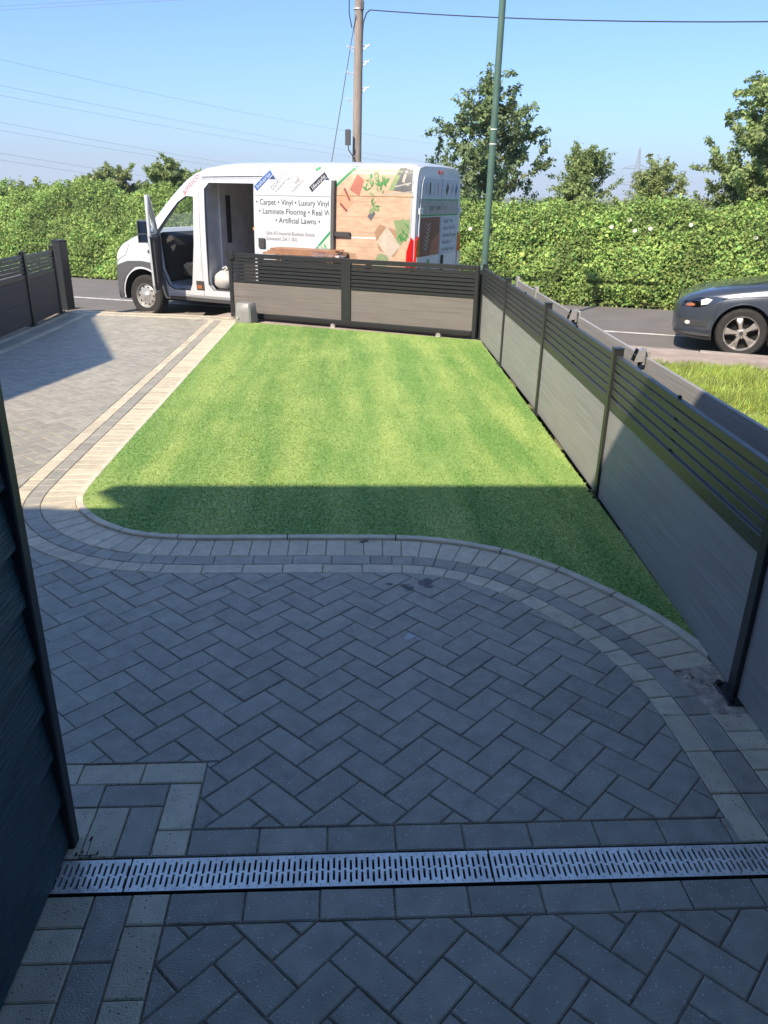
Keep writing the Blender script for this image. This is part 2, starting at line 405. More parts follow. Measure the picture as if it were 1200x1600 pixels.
# ------------------------------------------------------------------ border path along the lawn
def catmull(P, sub=10):
    P = [np.array(p, float) for p in P]; P = [2*P[0]-P[1]]+P+[2*P[-1]-P[-2]]; out = []
    for i in range(1, len(P)-2):
        for k in range(sub):
            t = k/sub; a, b, c, d = P[i-1:i+3]
            out.append(.5*((2*b)+(-a+c)*t+(2*a-5*b+4*c-d)*t*t+(-a+3*b-3*c+d)*t**3))
    out.append(P[-2]); return np.array(out)
ctrl = [(-1.545, 11.75), (-1.565, 10), (-1.59, 8), (-1.605, 6.7), (-1.62, 5.6), (-1.624, 4.9), (-1.618, 4.60), (-1.578, 4.41), (-1.485, 4.25), (-1.33, 4.09), (-1.117, 3.965), (-.83, 3.917), (-.5, 3.915),
        (-.215, 3.915), (.0, 3.912), (.231, 3.908), (.42, 3.893), (.63, 3.838), (.885, 3.712), (1.105, 3.52), (1.29, 3.28), (1.44, 3.03), (1.545, 2.75), (1.605, 2.45), (1.62, 2.1), (1.62, 1.693)]
path = catmull(ctrl, 12)
seg = np.diff(path, axis=0); seglen = np.linalg.norm(seg, axis=1); cum = np.concatenate([[0], np.cumsum(seglen)])
tan = np.gradient(path, axis=0); tan /= np.linalg.norm(tan, axis=1, keepdims=True)
out_n = np.stack([tan[:, 1], -tan[:, 0]], 1)                       # towards the drive / herringbone
curv = np.abs(np.gradient(np.unwrap(np.arctan2(tan[:, 1], tan[:, 0])))/np.maximum(np.gradient(cum), 1e-6))
def path_at(s, d):
    x = np.interp(s, cum, path[:, 0]); y = np.interp(s, cum, path[:, 1]); nx = np.interp(s, cum, out_n[:, 0]); ny = np.interp(s, cum, out_n[:, 1])
    l = math.hypot(nx, ny); return np.array([x+nx/l*d, y+ny/l*d])
def path_dist(pts):
    pts = np.atleast_2d(pts); d = pts[:, None, :]-path[None]; i = np.argmin((d**2).sum(-1), axis=1)
    return (d[np.arange(len(pts)), i]*out_n[i]).sum(-1), i
BW = .43
def fence_x(y): return 1.53+.0367*(y-2.42)

# ------------------------------------------------------------------ paving blocks
paving = sheet('block_paving', [(-4.6, -.25), (3.2, -.25), (3.2, 1.9), (1.75, 1.9), (1.75, 4.2), (-1.58, 4.2), (-1.58, 11.90), (-4.75, 13.38)], 0, 'joint_sand', zf=lambda x, y: -.0052+drive_z(x, y))
# the bed follows the slope of the drive on a grid
def bed():
    mb = MB(); xs = np.linspace(-4.75, -1.5, 16); ys = np.linspace(4.0, 13.5, 30); v = []; f = []
    for y in ys:
        for x in xs: v.append((x, y, drive_z(x, y)-.0052))
    w = len(xs)
    for j in range(len(ys)-1):
        for i in range(w-1):
            cx, cy = (xs[i]+xs[i+1])/2, (ys[j]+ys[j+1])/2
            if (Vector((cx, cy, 0))-GL).dot(GN) < .12: f.append((j*w+i, j*w+i+1, (j+1)*w+i+1, (j+1)*w+i))
    mb.add(v, f); return mb
for o in [paving]:
    me = o.data; me.clear_geometry()
    mb = bed(); mb.add([(-4.75, -.25, -.0052), (3.2, -.25, -.0052), (3.2, 1.9, -.0052), (-4.75, 1.9, -.0052), (1.75, 1.9, -.0052), (1.75, 4.0, -.0052), (-4.75, 4.0, -.0052)], [(0, 1, 2, 3), (3, 4, 5, 6)])
    me.from_pydata(mb.v, [], mb.f); me.update()
    # cut the drain channel out of the bed: the bed near the drain is rebuilt below as two pieces
    me.clear_geometry(); mb2 = bed()
    mb2.add([(-4.75, -.25, -.0052), (3.2, -.25, -.0052), (3.2, 1.566, -.0052), (-4.75, 1.566, -.0052)], [(0, 1, 2, 3)])
    mb2.add([(-4.75, 1.697, -.0052), (1.75, 1.697, -.0052), (1.75, 4.0, -.0052), (-4.75, 4.0, -.0052)], [(0, 1, 2, 3)])
    me.from_pydata(mb2.v, [], mb2.f); me.update()
border = empty('block_border'); tag(border, kind='structure')

def clip(poly, nx, ny, c):
    """keep the part of poly with nx*x+ny*y >= c"""
    out = []
    for i in range(len(poly)):
        p, q = poly[i], poly[(i+1) % len(poly)]; dp = nx*p[0]+ny*p[1]-c; dq = nx*q[0]+ny*q[1]-c
        if dp >= 0: out.append(p)
        if (dp > 0) != (dq > 0) and abs(dp-dq) > 1e-9:
            t = dp/(dp-dq); out.append((p[0]+(q[0]-p[0])*t, p[1]+(q[1]-p[1])*t))
    return out
def area(p): return .5*sum(p[i][0]*p[(i+1) % len(p)][1]-p[(i+1) % len(p)][0]*p[i][1] for i in range(len(p)))
def inset(poly, d):
    n = len(poly); out = []
    for i in range(n):
        p0, p1, p2 = (np.array(poly[(i+k-1) % n]) for k in range(3))
        a = p1-p0; b = p2-p1; a = a/(np.linalg.norm(a)+1e-9); b = b/(np.linalg.norm(b)+1e-9)
        na = np.array([-a[1], a[0]]); nb = np.array([-b[1], b[0]]); s = na+nb; k = max(.35, 1+na@nb)
        out.append(tuple(p1+s*d/k))
    return out
def clean(poly):
    out = []
    for p in poly:
        if not out or math.hypot(p[0]-out[-1][0], p[1]-out[-1][1]) > .004: out.append(p)
    if len(out) > 1 and math.hypot(out[0][0]-out[-1][0], out[0][1]-out[-1][1]) < .004: out.pop()
    return out
JG, CH = .0020, .0038
def block_shape(poly, ch=CH, depth=.03, JG=JG):
    """verts/faces of one chamfered block (no underside) for a ccw polygon, top at z=0"""
    a = inset(poly, JG); b = inset(a, ch); n = len(a)
    v = [(x, y, -depth) for x, y in a]+[(x, y, -ch*.8) for x, y in a]+[(x, y, 0) for x, y in b]
    f = [(i, (i+1) % n, n+(i+1) % n, n+i) for i in range(n)]+[(n+i, n+(i+1) % n, 2*n+(i+1) % n, 2*n+i) for i in range(n)]+[tuple(range(2*n, 3*n))]
    return v, f
blocks = []        # (poly world, mat, kind) collected first, largest in view become objects of their own
M_ = .1016
def herring(bx, by, ilo, ihi, jlo, jhi, accept):
    s = M_/math.sqrt(2)
    for i in range(ilo, ihi):
        for j in range(jlo, jhi):
            for (u0, u1, v0, v1) in ((0, 2, 0, 1), (2, 3, -1, 1)):
                du = i+2*j; dv = i-2*j
                poly = [(bx+s*((u+du)-(v+dv)), by+s*((u+du)+(v+dv))) for u, v in ((u0, v0), (u1, v0), (u1, v1), (u0, v1))]
                accept(poly)
END_IN = .335
def acc_upper(poly):
    c = np.mean(poly, axis=0)
    if c[0] < -4.15 or c[0] > 1.45 or c[1] < 1.7 or c[1] > 13.6: return
    P = np.array(poly); d, idx = path_dist(P)
    if d.max() < BW+.012: return
    pieces = [poly]
    if d.min() < BW:
        k = path_dist(c)[1][0]; nx, ny = out_n[k]; p = path[k]+out_n[k]*BW
        pieces = [clip(q, nx, ny, nx*p[0]+ny*p[1]) for q in pieces]
    pieces = [clip(q, 1, 0, -4.0) for q in pieces]
    ex, ey = -GN.x, -GN.y
    pieces = [clip(q, ex, ey, ex*GL.x+ey*GL.y+END_IN) for q in pieces]
    out = []
    for q in pieces:
        if len(q) < 3: continue
        if min(p[1] for p in q) < 2.093 and min(p[0] for p in q) < -.453:
            over = clip(clip(q, -1, 0, .453), 0, -1, -2.093)
            if len(over) < 3 or area(over) < 2e-5: out.append(q)
            else: out += [clip(q, 0, 1, 2.093), clip(clip(q, 1, 0, -.453), 0, -1, -2.093)]
        else: out.append(q)
    for q in out:
        q = clip(q, 0, 1, 1.796) if q else q
        q = clean(q)
        if len(q) >= 3 and area(q) > .00012: blocks.append((q, 'block_dark', 'h', len(q) == 4 and abs(area(q)-2*M_*M_) < 1e-5))
herring(-.0837, 2.1358, -110, 130, -30, 25, acc_upper)
def acc_lower(poly):
    c = np.mean(poly, axis=0)
    if c[0] < -.6 or c[0] > 1.75 or c[1] < -.3 or c[1] > 1.6: return
    q = clip(clip(poly, 1, 0, -.469), 0, -1, -1.468); q = clip(q, -1, 0, -1.62); q = clip(q, 0, 1, -.22); q = clean(q)
    if len(q) >= 3 and area(q) > .0004: blocks.append((q, 'block_dark', 'h', len(q) == 4 and abs(area(q)-2*M_*M_) < 1e-5))
herring(-.3959, 1.2835, -40, 30, -14, 14, acc_lower)

def rect(x0, x1, y0, y1, mat): blocks.append(([(x0, y0), (x1, y0), (x1, y1), (x0, y1)], mat, 'b', False))
# rows along the drain
x = -.453
while x < 1.19: rect(x, min(x+.2032, 1.2), 1.694, 1.795, 'block_dark'); x += .2032
x = -.469
while x < 1.6: rect(x, x+.2032, 1.468, 1.568, 'block_dark'); x += .2032
# return band beside the wall, above the drain
x = -.453
for k in range(3): rect(x-.203, x, 1.994, 2.092, 'block_light'); x -= .203
x = -.558
for k in range(3): rect(x-.203, x, 1.894, 1.993, 'block_dark'); x -= .203
rect(-.557, -.455, 1.795, 1.993, 'block_light'); rect(-.557, -.455, 1.694, 1.794, 'block_light')
rect(-.658, -.558, 1.694, 1.893, 'block_dark')
for k in range(3): rect(-.758-k*.1, -.659-k*.1, 1.694, 1.893, 'block_light')
# band beside the wall, below the drain
y = 1.468; rect(-.571, -.470, 1.469, 1.568, 'block_light')
while y > -.1: rect(-.571, -.470, y-.2, y, 'block_light'); y -= .2
y = 1.568
while y > -.1: rect(-.673, -.572, y-.2, y, 'block_dark'); y -= .2
y = 1.568
while y > -.1: rect(-.875, -.674, y-.1, y, 'block_light'); y -= .1
# the three courses that follow the lawn
def course(d0, d1, lmin, lmax, mat, kind='b'):
    dm = (d0+d1)/2; ss = np.linspace(0, cum[-1], 3000); pts = np.array([path_at(s, dm) for s in ss]); L = np.concatenate([[0], np.cumsum(np.linalg.norm(np.diff(pts, axis=0), axis=1))])
    l = 0.0
    while l < L[-1]-.02:
        s = np.interp(l, L, ss); c = np.interp(s, cum, curv); step = lmax if c < .55 else lmin
        if l > 1 and c < .55 and np.interp(s+.2, cum, curv) > .55: step = lmin
        l2 = min(l+step, L[-1]); s2 = np.interp(l2, L, ss)
        q = [tuple(path_at(s, d0)), tuple(path_at(s, d1)), tuple(path_at(s2, d1)), tuple(path_at(s2, d0))]
        if area(q) < 0: q = q[::-1]
        cx, cy = np.mean(q, axis=0); l = l2
        if cx > fence_x(cy)+.03: continue
        if kind == 's':
            if 2.30 < cy < 2.58 and cx > 1.3: continue
            q = clip(q, -1, 0, -(fence_x(cy)+.02)); q = clean(q)
            if len(q) < 3: continue
        blocks.append((q, mat, 'b', False))
course(.033, .232, .1016, .1016, 'block_light', 's')
course(.233, .331, .112, .2032, 'block_dark')
course(.332, .430, .112, .2032, 'block_light')
# border along the left fence and across the end of the drive
def line_course(p0, p1, off0, off1, step, mat):
    p0 = np.array(p0); p1 = np.array(p1); L = np.linalg.norm(p1-p0); d = (p1-p0)/L; n = np.array([-d[1], d[0]]); l = 0
    while l < L-.02:
        l2 = min(l+step, L); q = [tuple(p0+d*l+n*off0), tuple(p0+d*l2+n*off0), tuple(p0+d*l2+n*off1), tuple(p0+d*l+n*off1)]
        if area(q) < 0: q = q[::-1]
        blocks.append((q, mat, 'b', False)); l = l2
gl2 = GL+GD*.03; gpl = GL-GD*2.96
for (o0, o1, mat) in ((-.115, -.015, 'block_light'), (-.218, -.117, 'block_dark'), (-.320, -.219, 'block_light')):
    line_course((gpl.x, gpl.y), (gl2.x, gl2.y), o0, o1, .2032, mat)
for (x0, x1, mat) in ((-4.105, -4.005, 'block_light'), (-4.206, -4.107, 'block_dark'), (-4.307, -4.208, 'block_dark'), (-4.408, -4.309, 'block_light')):
    y = 3.0
    while y < 12.72: rect(x0, x1, y, y+.2, mat); y += .2032
# ---- split: the 300 nearest of each kind as objects, the rest as one part
def screen_w(q):
    c = Vector((*np.mean(q, axis=0), 0)); d = c-CAM; zc = d.dot(_fw)
    if zc < .3: return 0
    px = 600+F_PX*d.dot(CR)/zc; py = 800-F_PX*d.dot(CU)/zc
    hidden = (c.x < -.79 and c.y < 3.0) or not (-60 < px < 1260 and -60 < py < 1680)
    return (0 if hidden else 1)*area(q)/zc**3
full_me = None
for kind, parent, nm in (('h', paving, 'paving_block'), ('b', border, 'border_block')):
    B = sorted([b for b in blocks if b[2] == kind], key=lambda b: -screen_w(b[0]))
    for q, mat, _, full in B[:298]:
        c = np.mean(q, axis=0); rz = 0
        if full:
            d = np.array(q[1])-np.array(q[0]); e2 = np.array(q[2])-np.array(q[1])
            ang = math.atan2(d[1], d[0]) if np.linalg.norm(d) > np.linalg.norm(e2) else math.atan2(e2[1], e2[0])
            if full_me is None:
                a, b = M_, M_/2; v, f = block_shape([(-a, -b), (a, -b), (a, b), (-a, b)])
                full_me = MB().add(v, f).build(nm, 'block_dark', mesh_only=True)
            o = bpy.data.objects.new(nm, full_me); rz = ang
        else:
            v, f = block_shape([(p[0]-c[0], p[1]-c[1]) for p in q]); o = bpy.data.objects.new(nm, MB().add(v, f).build(nm, mat, mesh_only=True))
        link(o, parent); o.location = (c[0], c[1], drive_z(*c)+random.uniform(-.0012, .0012))
        o.rotation_euler = (random.gauss(0, .0035), random.gauss(0, .0035), rz+random.gauss(0, .003))
    rest = {}
    for q, mat, _, full in B[298:]:
        v, f = block_shape(q, ch=.0022, depth=.02, JG=.0014); dz = random.uniform(-.0015, .0015); tx, ty = random.gauss(0, .004), random.gauss(0, .004); c = np.mean(q, axis=0)
        rest.setdefault(mat, MB()).add([(x, y, z+drive_z(x, y)+dz+tx*(x-c[0])+ty*(y-c[1])) for x, y, z in v], f)
    for mat, mb in rest.items():
        tag(mb.build('distant_blocks', mat, parent), kind='stuff')
# oil spots and pale droppings on the blocks
material('stain_dark', (.10, .098, .09), .5, var=.3, var_scale=40); material('stain_pale', (.50, .53, .52), .8, var=.2, var_scale=40)
for (px, py, r, mt, k) in ((636, 918, .035, 'stain_dark', 7), (668, 911, .045, 'stain_dark', 9), (610, 913, .018, 'stain_dark', 4), (640, 995, .045, 'stain_pale', 6), (554, 979, .012, 'stain_pale', 2), (571, 845, .030, 'stain_dark', 4)):
    P = ground_at(px, py); mb = MB(); rs = random.Random(px)
    for i in range(k):
        ang = rs.uniform(0, 6.28); q = rs.random()*r; cx, cy = P.x+q*math.cos(ang), P.y+q*math.sin(ang); rr_ = r*rs.uniform(.25, .55); z = .0018+.00008*i
        mb.add([(cx+rr_*rs.uniform(.6, 1.2)*math.cos(t*.5712), cy+rr_*rs.uniform(.6, 1.2)*math.sin(t*.5712), z) for t in range(11)], [tuple(range(11))])
    tag(mb.build('stain', mt, paving), kind='stuff')
# thin concrete edging against the turf: lengths of about 0.6 m
l = 0.0
while l < cum[-1]-1.2:
    l2 = min(l+(.60 if np.interp(l, cum, curv) < .5 else .34), cum[-1]); mb = MB(); k = 5; v = []
    for i in range(k+1):
        s = l+.004+(l2-l-.008)*i/k
        for d, z in ((-.012, -.03), (-.012, .010), (-.008, .014), (.027, .014), (.031, .010), (.031, -.03)):
            p = path_at(s, d); v.append((p[0], p[1], z))
    f = [(i*6+j, i*6+j+1, (i+1)*6+j+1, (i+1)*6+j) for i in range(k) for j in range(5)]+[(0, 1, 2, 3, 4, 5), tuple(k*6+j for j in range(6))]
    if fence_x(v[0][1]) > v[0][0]: mb.add(v, f); mb.build('edging_strip', 'kerb_edging', border)
    l = l2
# patch of broken mortar round the foot of the fence post
mb = MB(); gx = np.linspace(1.335, 1.56, 26); gy = np.linspace(2.27, 2.63, 36); v = []; f = []
for y in gy:
    for x in gx:
        edge = min(x-1.335, y-2.27, 2.63-y)
        z = -.002+.005*mnoise.noise((x*9, y*9, 0))+.004*mnoise.noise((x*40, y*40, 3))+.003*mnoise.noise((x*110, y*110, 5))
        if edge < .02: z -= .006*(1-edge/.02)
        v.append((x, y, min(z, .004)))
w = len(gx)
mb.add(v, [(j*w+i, j*w+i+1, (j+1)*w+i+1, (j+1)*w+i) for j in range(len(gy)-1) for i in range(w-1)]); mb.build('mortar_patch', 'mortar', border, smooth=60)

# ------------------------------------------------------------------ channel drain
DY0, DY1 = 1.572, 1.690
drain = empty('channel_drain', (0.4, DY0, 0)); tag(drain, 'galvanised steel slotted channel drain set across the dark paving', 'drain')
D0 = Matrix.Translation((-.4, -DY0, 0))
def drain_piece(x0, x1):
    mb = MB(); pitch, sw = .0160, .0066; zt, zb = .0005, -.012
    y0, y1 = DY0+.003, DY1-.003; H = y1-y0
    n = int((x1-x0-.004)/pitch); xs = x0+.002
    rim = .013
    mb.box(x0+.002, x1-.002, y0, y0+rim, zb, zt, D0); mb.box(x0+.002, x1-.002, y1-rim, y1, zb, zt, D0)
    ya, yb = y0+rim, y1-rim; mid = (ya+yb)/2
    for i in range(n+1):
        bx0 = xs+i*pitch; bx1 = min(bx0+pitch-sw, x1-.002)
        if bx1 > bx0: mb.box(bx0, bx1, ya, yb, zb, zt-.0002, D0)
        cx0, cx1 = bx1, min(bx1+sw, x1-.002)
        if cx1-cx0 < .003: continue
        k = i % 2
        lo = (ya+(.009 if k else 0), mid-.008+(.007 if k else 0)); hi = (mid-.001+(.007 if k else 0), yb-(.0 if k else .009))
        for a, b in ((ya, lo[0]), (lo[1], hi[0]), (hi[1], yb)):
            if b-a > .001: mb.box(cx0, cx1, a, b, zb, zt-.0004, D0)
    # pin holes along the rims
    for i in range(int((x1-x0)/.025)):
        for yy in (y0+.008, y1-.008): mb.cur = 1; mb.box(x0+.012+i*.025, x0+.0145+i*.025, yy-.0012, yy+.0012, zt, zt+.0006, D0); mb.cur = 0
    return mb
for x0, x1 in ((-1.61, -.601), (-.600, .424), (.425, 1.424), (1.425, 1.62)):
    g = drain_piece(x0, x1).build('grate', ['galv', 'dark_hole'], drain)
mb = MB(); mb.box(-1.61, 1.62, DY0, DY0+.003, -.1, .001, D0); mb.box(-1.61, 1.62, DY1-.003, DY1, -.1, .001, D0); mb.box(-1.61, 1.62, DY0, DY1, -.104, -.1, D0)
mb.build('channel', 'dark_hole', drain)
# a sprig of dead leaves caught at the drain
sprig = empty('dead_sprig', (-.735, 1.70, 0)); tag(sprig, 'small dry brown sprig with a red leaf lying beside the drain', 'sprig')
mb = MB(); mb.tube([(0, 0, .004), (.006, .012, .02), (.012, .018, .04)], .0012, 5); mb.tube([(-.03, .004, .004), (0, 0, .004), (.03, .002, .006)], .0012, 5); mb.build('stem', 'bark', sprig)
material('leaf_red', (.16, .02, .02), .6); material('leaf_dead', (.07, .05, .035), .8)
for (x, y, z, s, mt) in ((.013, .02, .046, .018, 'leaf_red'), (-.03, .004, .006, .016, 'leaf_dead'), (.03, .004, .008, .014, 'leaf_dead'), (-.012, .006, .012, .012, 'leaf_dead'), (.012, -.004, .007, .013, 'leaf_dead')):
    mb = MB(); mb.add([(x-s*.5, y, z-s*.5), (x+.2*s, y-s*.3, z), (x+s*.4, y+.1*s, z+s*.6), (x-s*.1, y+s*.3, z+.1*s)], [(0, 1, 2), (0, 2, 3)]); mb.build('leaf', mt, sprig)

# ------------------------------------------------------------------ artificial lawn
front_l, front_r = (-1.55, 11.50), (1.795, 10.16)
k0 = 0
lawn_poly = [tuple(path_at(s, -.010)) for s in np.linspace(.28, cum[-1]-.95, 260)]
lawn_poly = [p for p in lawn_poly if p[0] < fence_x(p[1])-.005]
ylast = lawn_poly[-1][1]
lawn_poly += [(fence_x(y)-.002, y) for y in np.linspace(ylast+.03, 10.14, 20)]+[front_r, front_l]
lawn = sheet('lawn', lawn_poly, .012, 'turf_base')
N = 330000
bx = rng.uniform(-1.66, 1.85, N*2); by = rng.uniform(2.7, 11.6, N*2)
dens = np.clip(1.35-.085*by, .45, 1.0); keep = (rng.uniform(size=N*2) < dens) & in_poly(bx, by, lawn_poly)
bx, by = bx[keep], by[keep]; n = len(bx)
lean = np.sin(bx*3.1+.4*np.sin(by*.5))*.5
hgt = rng.uniform(.003, .009, n); wid = rng.uniform(.0020, .0038, n)*(1+.10*by)
th = rng.uniform(0, 2*np.pi, n); lx = rng.normal(0, .007, n)+.002*lean; ly = rng.normal(-.002, .007, n)+.006*lean
v = np.empty((n, 3, 3)); v[:, 0] = np.stack([bx-np.cos(th)*wid, by-np.sin(th)*wid, np.full(n, .011)], 1)
v[:, 1] = np.stack([bx+np.cos(th)*wid, by+np.sin(th)*wid, np.full(n, .003)], 1); v[:, 2] = np.stack([bx+lx, by+ly, .012+hgt], 1)
t = np.arange(n*3).reshape(-1, 3)
tag(big_mesh('artificial_grass', v.reshape(-1, 3), t, 'turf_blade', lawn), kind='stuff')

# ------------------------------------------------------------------ rough verge on the right
def verge_z(x, y):
    e, n = to_en(x, y); t = sm((n-6.0)/3.6); return (1-t)*(-.015)+t*(road_z(e)+.118)
vp = []
pr_ = [en(e, 10.40) for e in np.linspace(E_PAVE+.05, 30, 40)]
verge_poly = [(1.60, 2.0), (40, 2.0), (40, -2)]+[(p.x, p.y) for p in reversed(pr_)]
mb = MB(); gv = []; gf = []; xs = np.concatenate([np.linspace(1.55, 12, 50), np.linspace(13, 40, 15)]); ns = np.linspace(-2, 9.74, 60)
for nn in ns:
    for e in np.linspace(-6, 32, 90):
        p = en(e, nn); gv.append((p.x, p.y, verge_z(p.x, p.y)))
w = 90
for j in range(len(ns)-1):
    for i in range(w-1):
        c = np.mean([gv[j*w+i], gv[(j+1)*w+i+1]], axis=0)
        if c[0] > fence_x(c[1])+.12 and c[1] > 1.0: gf.append((j*w+i, j*w+i+1, (j+1)*w+i+1, (j+1)*w+i))
mb.add(gv, gf); verge = tag(mb.build('verge', 'soil'), kind='structure')
N = 300000
bx = rng.uniform(1.6, 9.5, N); by = rng.uniform(2.6, 10.6, N); e_ = bx*E_.x+by*E_.y; n_ = bx*N_.x+by*N_.y
clump = np.array([mnoise.noise((a*2.2, b*2.2, 0)) for a, b in zip(bx[::1], by[::1])])
keep = (bx > 1.62+.0367*(by-2.42)) & (n_ < 9.86+.07*np.sin(e_*5)+.05*np.sin(e_*13)) & (bx < 2.2+.75*by) & (rng.uniform(size=N) < .75+.6*clump)
bx, by, clump = bx[keep], by[keep], clump[keep]; n = len(bx)
bz = np.array([verge_z(a, b) for a, b in zip(bx, by)])
hgt = rng.uniform(.03, .075, n)*(1+.7*clump)*rng.choice([1, 1, 1, 1.5], n); wid = rng.uniform(.003, .0065, n); th = rng.uniform(0, 2*np.pi, n)
nearf = np.clip((bx-(fence_x(by)+.5))/.4, .45, 1); hgt = hgt*nearf
lx = rng.normal(.01, .032, n); ly = rng.normal(0, .032, n)
v = np.empty((n, 3, 3)); v[:, 0] = np.stack([bx-np.cos(th)*wid, by-np.sin(th)*wid, bz-.005], 1); v[:, 1] = np.stack([bx+np.cos(th)*wid, by+np.sin(th)*wid, bz-.005], 1)
v[:, 2] = np.stack([bx+lx, by+ly, bz+hgt], 1)
tag(big_mesh('verge_grass', v.reshape(-1, 3), np.arange(n*3).reshape(-1, 3), 'verge_blade'), 'long sunlit yellow green grass on the rough verge beyond the grey fence', 'grass', kind='stuff')
# ================================================================== FENCES AND GATE
SLATS = [(.873, .911), (.826, .864), (.774, .812), (.723, .761), (.672, .710)]
def bay(parent, A, B, zA, boards, slat_mat, board_mat, frame_mat, brace=True, post_w=.058, inv=None, zs=1.0, slat_list=SLATS, rail=(.590, .655), slat_t=.030):
    """boards, rail and slats between two post centres A and B (world xy)"""
    A = Vector((*A, zA)); B = Vector((*B, zA)); L = (B-A).length; M = frame_M(A, B-A)
    if inv: M = inv @ M
    h = post_w/2-.004
    for z0, z1 in boards:
        MB().cbox(h, L-h, -.012, .012, z0, z1-.002, .003, M).build('board', board_mat, parent)
    MB().cbox(h, L-h, -.019, .019, rail[0], rail[1], .004, M).build('bottom_rail', frame_mat, parent)
    for z0, z1 in slat_list:
        MB().cbox(h, L-h, -slat_t/2, slat_t/2, z0, z1, .003, M).build('slat', slat_mat, parent)
    if brace:
        top = slat_list[0][1]+.014
        y = slat_t/2
        MB().box(L*.5-.010, L*.5+.010, -.006, .008, rail[1], top, M).build('slat_brace', 'black_plastic', parent)
def post(parent, P, zA, h, d, mat, w=.058, inv=None, base=True, cap=True):
    M = frame_M((P[0], P[1], zA), d)
    if inv: M = inv @ M
    o = MB().cbox(-w/2, w/2, -w/2, w/2, 0, h, .004, M).build('post', mat, parent)
    if cap: MB().cbox(-w/2-.002, w/2+.002, -w/2-.002, w/2+.002, h+.0005, h+.010, .003, M).build('cap', mat, o)
    if base:
        MB().cbox(-.075, .075, -.062, .062, -.012, .008, .003, M).build('base_plate', mat, o)
        for sx in (-1, 1):
            for sy in (-1, 1):
                mb = MB(); mb.lathe([(0.0001, .022), (.011, .022), (.012, .018), (.012, .008)], 6, M @ Matrix.Translation((sx*.058, sy*.046, 0))); mb.build('bolt', 'black_plastic', o)
    return o
RP = [(1.455, .36), (1.53, 2.423), (1.644, 4.536), (1.735, 6.58), (1.797, 8.579), (1.845, 10.33)]
fence = empty('slatted_fence', (RP[1][0], RP[1][1], 0)); tag(fence, 'grey composite board fence with dark horizontal slats along the right edge of the lawn', 'fence')
inv = Matrix.Translation((-RP[1][0], -RP[1][1], 0))
for i, p in enumerate(RP):
    q = RP[i+1] if i+1 < len(RP) else RP[i-1]
    post(fence, p, 0, .945 if i else .92, (q[0]-p[0], q[1]-p[1], 0), 'aluminium_dark', inv=inv)
for a, b in zip(RP, RP[1:]):
    bay(fence, a, b, 0, [(.012, .300), (.300, .590)], 'slat_dark', 'composite_grey', 'slat_dark', inv=inv)

# neighbour's low two-board fence behind it, with wide posts
nf = empty('two_board_fence', (1.95, 4.8, 0)); tag(nf, 'low plain grey fence of two wide boards on flat posts, beyond the slatted fence', 'fence')
inv2 = Matrix.Translation((-1.95, -4.8, 0))
def nfx(y): return fence_x(y)+.36
NP = [1.35, 3.05, 4.98, 6.78, 8.6, 9.75]
for i, y in enumerate(NP):
    M = inv2 @ frame_M((nfx(y), y, -.02), (.0367, 1, 0))
    MB().cbox(-.058, .058, -.018, .018, 0, .885, .004, M).build('post', 'composite_grey', nf)
for a, b in zip(NP, NP[1:]):
    L = math.hypot(nfx(b)-nfx(a), b-a); M = inv2 @ frame_M((nfx(a), a, 0), (nfx(b)-nfx(a), b-a, 0))
    MB().cbox(.067, L-.067, -.012, .012, .60, .825, .003, M).build('board', 'composite_grey', nf)
    MB().cbox(.067, L-.067, -.012, .012, .20, .42, .003, M).build('board', 'composite_grey', nf)
# small solar lights screwed to the posts
def solar_light(y, what):
    r = empty('solar_light', (nfx(y)-.022, y-.02, .80)); r.rotation_euler = (0, 0, R(-2)); tag(r, 'small solar wall light on the '+what, 'wall light', 'solar lights on the two-board fence')
    mb = MB(); mb.prism([(-.075, .0), (-.018, .0), (-.004, .075), (-.055, .075)], -.03, .03, Matrix(((1, 0, 0, 0), (0, 0, 1, 0), (0, 1, 0, 0), (0, 0, 0, 1)))); mb.build('housing', 'steel_silver', r)
    mb = MB(); mb.add([(-.078, -.032, .004), (-.078, .032, .004), (-.054, .032, .080), (-.054, -.032, .080)], [(0, 1, 2, 3)]); mb.build('panel', 'glass_dark', r)
    MB().cbox(-.018, .0, -.026, .026, -.02, .085, .004).build('back_plate', 'grey_plastic', r)
    mb = MB(); mb.tube([(-.03, 0, -.002), (-.03, 0, -.028)], .010, 8); mb.build('sensor', 'black_plastic', r)
solar_light(4.93, 'grey post nearest the house'); solar_light(6.73, 'grey post second from the road')

# left fence, boards coloured darker for the shade they face, ending in a tall gate post
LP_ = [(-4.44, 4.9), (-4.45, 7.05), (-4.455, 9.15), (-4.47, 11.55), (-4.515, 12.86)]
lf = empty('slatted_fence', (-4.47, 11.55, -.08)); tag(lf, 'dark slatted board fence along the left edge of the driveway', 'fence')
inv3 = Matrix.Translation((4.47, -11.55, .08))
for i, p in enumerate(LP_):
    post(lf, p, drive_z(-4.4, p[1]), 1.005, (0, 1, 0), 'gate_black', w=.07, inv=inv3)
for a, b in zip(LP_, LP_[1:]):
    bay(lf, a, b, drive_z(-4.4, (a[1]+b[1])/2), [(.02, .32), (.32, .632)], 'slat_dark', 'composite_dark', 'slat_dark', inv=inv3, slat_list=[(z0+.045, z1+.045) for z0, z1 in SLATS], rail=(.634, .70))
gp = GL-GD*3.19
gpost = empty('gate_post', (gp.x, gp.y, -.09)); tag(gpost, 'tall square black gate post at the road end of the driveway', 'gate post')
gpost.rotation_euler = (0, 0, math.atan2(GD.y, GD.x))
MB().cbox(-.085, .085, -.085, .085, 0, 1.06, .006).build('post', 'gate_black', gpost)
